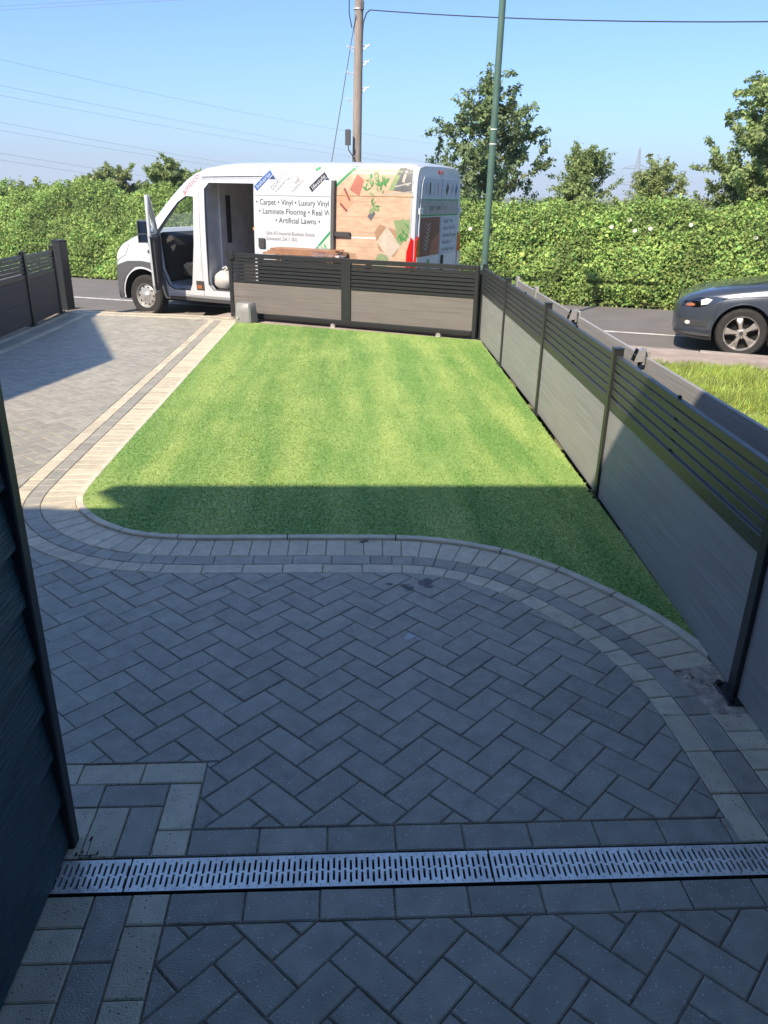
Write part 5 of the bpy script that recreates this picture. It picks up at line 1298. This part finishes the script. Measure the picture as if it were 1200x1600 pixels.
# windows
cpat('side_window', [(1.62, .985), (2.36, 1.00), (2.36, 1.37), (2.10, 1.34), (1.88, 1.22)], .004, 'glass_dark', .05); cpat('side_window', [(2.45, 1.00), (3.35, 1.03), (3.55, 1.20), (3.30, 1.34), (2.45, 1.37)], .004, 'glass_dark', .05)
def ctop(a0, a1, wfrac, name):
    mb = MB(); na, nb_ = 8, 10; v = []
    for i in range(na+1):
        a = a0+(a1-a0)*i/na-CA; r = cl.ring(a)[6:]
        for j in range(nb_+1):
            y = (2*j/nb_-1)*wfrac*r[0][0]; ay = abs(y); z = r[-1][1]
            for p, q in zip(r, r[1:]):
                if q[0] <= ay <= p[0]: t = (p[0]-ay)/max(1e-6, p[0]-q[0]); z = p[1]*(1-t)+q[1]*t; break
            v.append((a, CW/2+y, z+.006))
    w = nb_+1; mb.add(v, [(i*w+j, i*w+j+1, (i+1)*w+j+1, (i+1)*w+j) for i in range(na) for j in range(nb_)]); mb.build(name, 'glass_dark', car, smooth=60)
ctop(1.40, 2.14, .70, 'windscreen'); ctop(3.66, 4.02, .70, 'rear_window')
for s, b in ((-1, 0), (1, CW)):
    mb = MB(); mb.cbox(1.62-CA, 1.74-CA, min(b+s*.0-.0, b+s*.19), max(b, b+s*.19), .97, 1.10, .02); mb.build('mirror', 'paint_car', car)
    mb = MB(); mb.cbox(2.20-CA, 2.36-CA, b-.012, b+.012, .84, .875, .005); mb.build('door_handle', 'paint_car', car)
    mb = MB(); mb.tube([(.372*math.cos(R(t)), b+(-.003 if s < 0 else .003)+(.055 if s < 0 else -.055)*(.5-.5*math.sin(R(t)))*0, .316+.372*math.sin(R(t))) for t in range(-10, 191, 10)], .012, 6); mb.build('arch_lip', 'paint_car', car, smooth=60)
    mb = MB(); mb.prism([(.80, .70), (.90, .95), (.98, .97), (.95, .72)], 0, .02, Matrix(((0, 0, 1, 4.30-CA), (1, 0, 0, 0), (0, 1, 0, 0), (0, 0, 0, 1))) @ Matrix.Translation((0, 0, 0)) if s < 0 else Matrix(((0, 0, 1, 4.30-CA), (1, 0, 0, 0), (0, 1, 0, 0), (0, 0, 0, 1))) @ Matrix.Translation((0, 0, 0)))
for a in (0, 2.64):
    wheel(car, a, .316, .012, .316, .218, .205, 'alloy', 'alloy'); wheel(car, a, .316, CW-.012, .316, .218, .205, 'alloy', 'alloy', True)
for pl in ([(.10, .72), (.30, .72), (.26, .95), (.14, .92)], [(1.54, .72), (1.74, .72), (1.70, .92), (1.58, .95)]):
    mb = MB(); mb.prism(pl, 0, .03, Matrix(((0, 0, 1, 4.285-CA), (1, 0, 0, 0), (0, 1, 0, 0), (0, 0, 0, 1)))); mb.build('tail_light', 'red_lens', car)
mb = MB(); mb.cbox(.5-CA, 3.9-CA, .35, 1.49, .14, .19, .01); mb.build('underbody', 'dark_hole', car)
# ================================================================== VEGETATION
def hedge_profile(e):
    """(n,z) points of the front, crest and back of the bank at e"""
    left = sm((-8.5-e)/5.0)
    wob = .13*mnoise.noise((e*.45, 3, 1))+.06*mnoise.noise((e*1.3, 8, 1)); h1 = 1.22*(1-left)+.62*left+wob*.6; h2 = 1.47*(1-left)+1.72*left+wob*(1+.9*left)
    z0 = road_z(e)
    return [(15.85, z0), (15.80+.25*left, z0+.45), (16.05+.25*left, h1*.62), (16.35+.45*left, h1), (17.0+.5*left, (h1+h2)/2+.05), (17.9+.3*left, h2), (19.0, h2-.15)]
def hedge_point(e, t):
    P = hedge_profile(e); k = t*(len(P)-1); i = min(int(k), len(P)-2); f = k-i
    n = P[i][0]*(1-f)+P[i+1][0]*f; z = P[i][1]*(1-f)+P[i+1][1]*f
    dn = P[i+1][0]-P[i][0]; dz = P[i+1][1]-P[i][1]; l = math.hypot(dn, dz)
    nn, nz = -dz/l, dn/l
    b = .34*mnoise.noise((e*.8, n*.8, z*1.0))+.20*mnoise.noise((e*2.1, n*2.1, z*2.4+9))+.07*mnoise.noise((e*5, n*5, z*5+4))
    b *= min(1, .25+t*2.5)
    return Vector((n+nn*b, 0, z+nz*b)), Vector((nn, 0, nz))
hedge = empty('hedge', tuple(en(-6, 16.4, road_z(-6)))); tag(hedge, 'long overgrown bright green ivy and bramble hedge along the far side of the road', 'hedge')
hl = Matrix.Translation(hedge.location).inverted()
es = np.arange(-27, 18.01, .22); ts = np.linspace(0, 1, 22); v = []; f = []
for e in es:
    for t in ts:
        p, nn = hedge_point(e, t); q = p-nn*.10; w = en(e, q.x, q.z); v.append(tuple(hl @ w))
w = len(ts)
for i in range(len(es)-1):
    for j in range(w-1): f.append((i*w+j, i*w+j+1, (i+1)*w+j+1, (i+1)*w+j))
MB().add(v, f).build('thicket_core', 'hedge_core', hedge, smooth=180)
NL = 320000
ee = rng.uniform(-27, 18, NL); tt = rng.uniform(0, 1, NL)**.9
pts = np.empty((NL, 3)); nr = np.empty((NL, 3)); dep = rng.uniform(-.10, .10, NL)+rng.exponential(.03, NL)
keep_ = np.ones(NL, bool)
for i in range(NL):
    keep_[i] = mnoise.noise((ee[i]*2.6, tt[i]*9, 2.0))+.6*mnoise.noise((ee[i]*6, tt[i]*20, 7.0)) < .60 or rng.uniform() < .25
    p, nn = hedge_point(ee[i], tt[i]); q = p+nn*dep[i]; W = hl @ en(ee[i], q.x, q.z); pts[i] = W; d = E_*0+N_*nn.x; nr[i] = (d.x, d.y, nn.z)
pts, nr = pts[keep_], nr[keep_]
lv = leaves('foliage', pts, nr, .048, 'leaf_hedge', hedge, elong=1.2, up=.45); tag(lv, kind='stuff')
# a few long shoots
mb = MB()
sp = []; sn = []
for k in range(150):
    e = random.uniform(-24, 14); t = random.uniform(.45, .95); p, nn = hedge_point(e, t); b = en(e, p.x, p.z); d = Vector((random.uniform(-.5, .5), random.uniform(-.5, .3), 1)).normalized(); L = random.uniform(.15, .45)
    for s in range(9):
        q = b+d*L*s/8+Vector((random.gauss(0, .02), random.gauss(0, .02), -.05*(s/8)**2)); sp.append(tuple(hl @ q)); sn.append((0, -.3, .5))
tag(leaves('shoots', sp, sn, .07, 'leaf_hedge', hedge, elong=1.5), kind='stuff')
for (px, py, n) in ((738, 358, 16.2), (957, 355, 16.35), (985, 345, 16.6), (993, 361, 16.2), (1017, 358, 16.3), (862, 336, 16.9), (930, 340, 16.6), (1080, 352, 16.5), (1180, 372, 16.3), (146, 330, 18.0)):
    d = ray(px, py); tt_ = n/(d.x*N_.x+d.y*N_.y); P = CAM+d*tt_
    mb = MB(); fl = []
    mb.lathe([(.0001, .0), (.018, .014), (.036, .030), (.040, .033)], 10, hl @ frame_M(P-N_*.14, E_, (-N_+Vector((0, 0, .5))))); mb.build('flower', 'flower_white', hedge)

def tree(name, label, cat, P, trunk_h, H, spread, limbs, leaf, leaf_mat, nleaf, seed, lean=(0, 0), trunk_r=.06, group=None, upright=.6, sub=5, twig=.5, elong=1.7):
    """skeleton of tapering limbs; leaves strung along the twigs"""
    rnd = random.Random(seed); root = empty(name, tuple(P)); tag(root, label, cat, group)
    wood = MB(); twigs = []
    top = Vector((lean[0], lean[1], H*.93)); n = 9
    tp = [Vector((lean[0]*(i/n)**1.3+rnd.gauss(0, .025)*H*.2*(0 < i < n), lean[1]*(i/n)**1.3+rnd.gauss(0, .02)*H*.2*(0 < i < n), H*.93*i/n)) for i in range(n+1)]
    wood.tube(tp, [trunk_r*(1-.88*i/n) for i in range(n+1)], 7)
    def tat(h):
        k = max(0, min(n-1e-3, h/(H*.93)*n)); i = int(k); return tp[i].lerp(tp[i+1], k-i)
    for i in range(limbs):
        fr = (i+.5)/limbs; h = trunk_h+(H*.9-trunk_h)*fr**.9; az = i*2.399+rnd.uniform(-.5, .5)
        env = spread*(.22+.78*(1-fr)**.8)*rnd.uniform(.6, 1.15)
        b = tat(h); d = Vector((math.cos(az), math.sin(az), upright*rnd.uniform(.5, 1.5)))
        pth = [b]; cur = b.copy(); st = env/6
        for s in range(6):
            d = (d+Vector((rnd.gauss(0, .16), rnd.gauss(0, .16), rnd.gauss(.05, .12)))).normalized(); cur = cur+d*st; pth.append(cur.copy())
        r0 = trunk_r*.42*(1-.5*fr); wood.tube(pth, [r0*(1-.85*k/6) for k in range(7)], 5)
        twigs.append((pth[3:], 1.0))
        for k in range(sub):
            j = rnd.randint(1, 5); b2 = pth[j]; d2 = (d*.5+Vector((rnd.gauss(0, .8), rnd.gauss(0, .8), rnd.gauss(.25, .45)))).normalized(); L = twig*rnd.uniform(.5, 1.15)*(.6+.5*env/spread); pp = [b2]; c2 = b2.copy()
            for s in range(4):
                d2 = (d2+Vector((rnd.gauss(0, .2), rnd.gauss(0, .2), rnd.gauss(-.02, .14)))).normalized(); c2 = c2+d2*L/4; pp.append(c2.copy())
            wood.tube(pp, [r0*.30*(1-.75*q/4)+.0015 for q in range(5)], 4); twigs.append((pp, .9))
    twigs.append((tp[-3:], .8))
    wood.build('trunk', 'bark', root, smooth=60)
    w = np.array([sum((a-b).length for a, b in zip(t[0], t[0][1:])) for t in twigs]); w = w/w.sum(); idx = rng.choice(len(twigs), nleaf, p=w)
    pts = np.empty((nleaf, 3)); nr = np.empty((nleaf, 3)); ctr = Vector((lean[0]*.6, lean[1]*.6, H*.55))
    for q, i in enumerate(idx):
        T = twigs[i][0]; k = rnd.random()**.8*(len(T)-1.001); a = int(k); p = T[a].lerp(T[a+1], k-a)+Vector((rnd.gauss(0, leaf*.55), rnd.gauss(0, leaf*.55), rnd.gauss(-leaf*.15, leaf*.5)))
        pts[q] = p; o = (p-ctr); nr[q] = o.normalized() if o.length > .01 else (0, 0, 1)
    tag(leaves('crown', pts, nr, leaf, leaf_mat, root, elong=elong, up=.3), kind='stuff')
    return root
def behind(px, n, z=-.42):
    d = ray(px, 300); t = n/(d.x*N_.x+d.y*N_.y); P = CAM+d*t; return Vector((P.x, P.y, z))
tree('cherry_tree', 'open dark leaved cherry tree behind the hedge at the green lamp post', 'tree', behind(762, 19.6), .8, 4.75, 2.35, 36, .088, 'leaf_dark', 19000, 3, trunk_r=.075, upright=.55, sub=6, twig=.75)
tree('willow_shrub', 'pale feathery upright shrub behind the hedge, beside the cherry tree', 'shrub', behind(905, 19.8), .4, 3.15, 1.5, 38, .066, 'leaf_mid', 27000, 5, trunk_r=.045, upright=1.5, sub=6, twig=.7, elong=2.2)
tree('willow_shrub', 'rounded grey green shrub in front of the distant pylon', 'shrub', behind(1022, 19.6), .4, 2.8, 1.6, 38, .062, 'leaf_olive', 27000, 8, trunk_r=.045, upright=1.1, sub=6, twig=.6, elong=2.2)
tree('broadleaf_tree', 'tall broad green tree behind the hedge above the parked car', 'tree', behind(1195, 18.6), .5, 4.65, 2.2, 44, .072, 'leaf_mid', 44000, 13, trunk_r=.085, upright=.6, sub=7, twig=.8)
tree('broadleaf_tree', 'small dark shrub tucked between the cherry tree and the pale shrub', 'shrub', behind(845, 19.0), .3, 1.95, 1.0, 18, .085, 'leaf_dark', 8000, 21, trunk_r=.04, upright=.8)
tree('hawthorn_bush', 'dark leafy bush behind the hedge above the left fence', 'shrub', behind(12, 18.6), .2, 1.9, 1.8, 30, .070, 'leaf_mid', 32000, 31, trunk_r=.05, upright=.8, sub=6)
tree('hawthorn_bush', 'olive thicket bush behind the hedge beside the tall gate post', 'shrub', behind(95, 19.2), .2, 1.9, 2.1, 34, .062, 'leaf_olive', 42000, 33, trunk_r=.05, upright=1.0, sub=6)
tree('hawthorn_bush', 'tall bush with long pointed shoots left of the white van', 'shrub', behind(178, 20.0), .2, 2.55, 2.2, 38, .062, 'leaf_olive', 46000, 35, trunk_r=.05, upright=1.2, sub=6)
tree('hawthorn_bush', 'tall green bush right behind the cab of the white van', 'shrub', behind(268, 19.6), .2, 2.75, 2.1, 38, .066, 'leaf_mid', 46000, 37, trunk_r=.05, upright=1.2, sub=6)
tree('hawthorn_bush', 'broad bush hidden behind the white van cab window', 'shrub', behind(345, 18.6), .2, 1.9, 1.6, 20, .09, 'leaf_mid', 10000, 39, trunk_r=.05, upright=.8, sub=6)

# ================================================================== POLES, WIRES, PYLON
tp0 = behind(556, 16.6, -.25)
tele = empty('telegraph_pole', tuple(tp0)); tag(tele, 'tall weathered wooden telegraph pole behind the white van', 'telegraph pole')
mb = MB(); mb.tube([(0, 0, -.1), (.02, 0, 3), (.05, 0, 6), (.07, 0, 9.2)], [.104, .096, .088, .080], 14); mb.build('pole', 'pole_wood', tele, smooth=50)
pz = lambda py: at_Y(556, py, tp0.y).z-tp0.z
for s, ys in ((-1, (75, 115, 157)), (1, (72, 97, 138))):
    for py in ys:
        z = pz(py); x = .02*z/3
        mb = MB(); mb.tube([(x+s*.085, 0, z), (x+s*.22, -.01, z+.02)], .010, 6); mb.tube([(x+s*.09, 0, z-.08), (x+s*.19, -.005, z+.012)], .008, 6); mb.tube([(x+s*.22, -.01, z+.0), (x+s*.225, -.01, z+.05)], .009, 6); mb.build('step_iron', 'galv', tele)
zb = pz(214); mb = MB(); mb.cbox(-.235, -.115, -.24, -.12, zb-.17, zb+.13, .02); mb.build('cable_box', 'bumper_grey', tele)
mb = MB(); mb.tube([(-.17, -.17, zb-.16), (-.16, -.17, zb-.26), (-.04, -.16, zb-.42), (-.02, -.15, zb-.9)], .012, 6); mb.build('cable', 'wire_black', tele)
mb = MB(); mb.tube([(-.10, -.12, zb-.9), (-.07, -.13, zb-.45), (-.05, -.14, zb-.2)], .010, 6); mb.build('cable', 'wire_black', tele)
zt = pz(45); mb = MB(); mb.tube([(-.10, -.10, zt), (-.155, -.10, zt+.25), (-.15, -.10, zt+.6), (-.10, -.10, zt+.95), (-.12, -.08, zt+1.6)], .012, 6); mb.build('cable', 'wire_black', tele)
zc = pz(18); mb = MB(); mb.tube([(.11, -.06, zc-.55), (.13, -.07, zc-.2), (.19, -.08, zc-.04), (.26, -.08, zc+.02)], .014, 6); mb.build('cable', 'wire_black', tele)
MB().cbox(.07, .145, -.13, -.04, zc+.02, zc+.16, .01).build('bracket', 'bumper_grey', tele)
mb = MB(); mb.tube([(.03+.0, 0, pz(15)), (.03, 0, pz(15)+.02)], .100, 14); mb.build('band', 'galv', tele)
# service wire to the right, stay wire to the left
A = Vector((tp0.x+.26, tp0.y-.08, tp0.z+zc+.02)); B = at_Y(1420, 30, 12.5)
def wire(name, label, A, B, sag, r, mat, n=24, group=None):
    mb = MB(); mb.tube([A.lerp(B, i/n)-Vector((0, 0, sag*4*(i/n)*(1-i/n))) for i in range(n+1)], r, 5); o = mb.build(name, mat); tag(o, label, 'wire', group); return o
wire('service_wire', 'black overhead service wire from the wooden pole across to the right', A, B, .10, .010, 'wire_black')
C = behind(492, 17.6, -.3); wire('stay_wire', 'slanting thin stay wire from the wooden pole down to the left', Vector((tp0.x-.02, tp0.y-.1, tp0.z+pz(25))), Vector((C.x, C.y, .3)), 0, .010, 'wire_grey')

lp0 = at_Y(756.5, 420, 10.85); lamp = empty('lamp_post', (lp0.x, lp0.y, -.02)); tag(lamp, 'slim dark green street lamp post behind the fence corner', 'lamp post')
mb = MB(); mb.tube([(0, 0, -.05), (0, 0, .9)], .062, 16); mb.tube([(0, 0, .9), (0, 0, .93)], [.062, .046], 16); mb.tube([(0, 0, .93), (.012, 0, 5.0)], [.046, .040], 16); mb.build('column', 'lamp_green', lamp, smooth=40)
for py in (203, 226):
    z = at_Y(768, py, lp0.y).z+.02; mb = MB(); mb.tube([(.006, 0, z), (.006, 0, z+.012)], .0485, 16); mb.build('band', 'band_white', lamp)
mb = MB(); mb.cbox(-.10, .10, .0, .42, 4.98, 5.07, .02); mb.build('lantern', 'grey_plastic', lamp)

# pylon and high-voltage lines far beyond the hedge
pyb = at_depth(991, 300, 470); pyl = empty('pylon', (pyb.x, pyb.y, -.42)); tag(pyl, 'distant grey lattice electricity pylon between the shrubs', 'pylon')
PH = at_depth(992, 233, 470).z+.42; arm_z = [at_depth(992, y, 470).z+.42 for y in (264, 289)]
def pw(z): return 3.2*(1-z/PH)**1.15+.35
mb = MB(); r = .20
lv = [PH*t for t in (0, .18, .34, .48, .60, .70, .78, .86, .93, 1)]
for sx in (-1, 1):
    for sy in (-1, 1): mb.tube([(sx*pw(z), sy*pw(z), z) for z in lv], r, 4)
for a, b in zip(lv, lv[1:]):
    for (p, q) in (((-1, -1), (1, -1)), ((1, -1), (1, 1)), ((1, 1), (-1, 1)), ((-1, 1), (-1, -1))):
        mb.tube([(p[0]*pw(a), p[1]*pw(a), a), (q[0]*pw(b), q[1]*pw(b), b)], r*.6, 4); mb.tube([(q[0]*pw(a), q[1]*pw(a), a), (p[0]*pw(b), p[1]*pw(b), b)], r*.6, 4)
mb.build('tower', 'pylon_grey', pyl)
tips = []
ad = Vector((1, .25, 0)).normalized()
for z, w in ((arm_z[0], 10.5), (arm_z[1], 12.5), (arm_z[1]-8.5, 9.5)):
    for s in (-1, 1):
        t = ad*s*w+Vector((0, 0, z)); mb = MB()
        for yy in (-1, 1):
            mb.tube([(s*pw(z), yy*pw(z), z), tuple(t)], r*.9, 4); mb.tube([(s*pw(z+2.2), yy*pw(z+2.2), z+2.2), tuple(t)], r*.7, 4)
        for k in (.25, .5, .75): mb.tube([tuple(Vector((s*pw(z), 0, z)).lerp(t, k)), tuple(Vector((s*pw(z+2.2), 0, z+2.2)).lerp(t, k))], r*.5, 4)
        mb.build('cross_arm', 'pylon_grey', pyl)
        mb = MB(); mb.tube([tuple(t), tuple(t-Vector((0, 0, 2.6)))], .22, 5); mb.tube([tuple(t-Vector((0, 0, 2.4))), tuple(t+Vector((s*-1.6, 0, -4.2))), tuple(t+Vector((s*-3.4, 0, -2.8)))], .07, 4); mb.build('insulator', 'pylon_grey', pyl)
        tips.append(Vector(pyl.location)+t-Vector((0, 0, 2.6)))
def hv(px0, py0, pxm, pym, tip, k, what):
    Q = at_depth(px0, py0, 130.0); Mx = at_depth(pxm, pym, 230)
    n = 40; best = None
    for sag in np.linspace(0, 14, 57):                # sag so that the wire passes the middle pixel
        err = 1e9
        for i in range(n+1):
            t = i/n; p = Q.lerp(tip, t)-Vector((0, 0, sag*4*t*(1-t))); d = p-CAM; zc = d.dot(_fw); ux = 600+F_PX*d.dot(CR)/zc; uy = 800-F_PX*d.dot(CU)/zc
            if abs(ux-pxm) < 40: err = min(err, abs(uy-pym)+abs(ux-pxm)*.1)
        if best is None or err < best[0]: best = (err, sag)
    return wire('power_line', what, Q, tip, best[1], .024, 'wire_grey', 48, 'high-voltage lines across the sky')
LBL = 'faint grey high-voltage line of the %s running across the sky to the pylon'
hv(-160, 100, 545, 237, tips[1], 0, LBL % 'upper pair'); hv(-160, 117, 545, 246, tips[0], 0, LBL % 'upper pair')
hv(-160, 160, 400, 262, tips[3], 0, LBL % 'middle pair'); hv(-160, 175, 380, 264, tips[2], 0, LBL % 'middle pair')
hv(-160, 212, 190, 268, tips[5], 0, LBL % 'lower pair'); hv(-160, 223, 190, 276, tips[4], 0, LBL % 'lower pair')
hv(-160, 55, 430, 185, Vector(pyl.location)+Vector((0, 0, PH)), 0, 'single thin earth wire above the paired high-voltage lines')
for y0, y1 in ((18, -8), (12, -14)):
    wire('overhead_line', 'dark overhead line cutting the top corner of the sky above the left fence', at_depth(-250, y0+12, 60), at_depth(420, y1, 60), .0, .012, 'wire_grey', 8, 'lines in the top corner of the sky')

# ================================================================== HAZE: one closed box of thin even air round everything
hz = MB(); hz.box(-3600, 3600, -3600, 3600, -1.5, 46.0)
hm = bpy.data.materials.new('haze_air'); hm.use_nodes = True
hn = hm.node_tree; hn.nodes.remove(hn.nodes['Principled BSDF'])
pv = hn.nodes.new('ShaderNodeVolumePrincipled'); pv.inputs['Color'].default_value = (.74, .89, 1.0, 1); pv.inputs['Density'].default_value = 0.0009; pv.inputs['Anisotropy'].default_value = 0.0
hn.links.new(pv.outputs[0], hn.nodes['Material Output'].inputs['Volume']); MATS['haze_air'] = hm
haze = hz.build('haze', 'haze_air'); tag(haze, 'thin pale summer haze in the air over the road and fields', 'haze', kind='stuff')
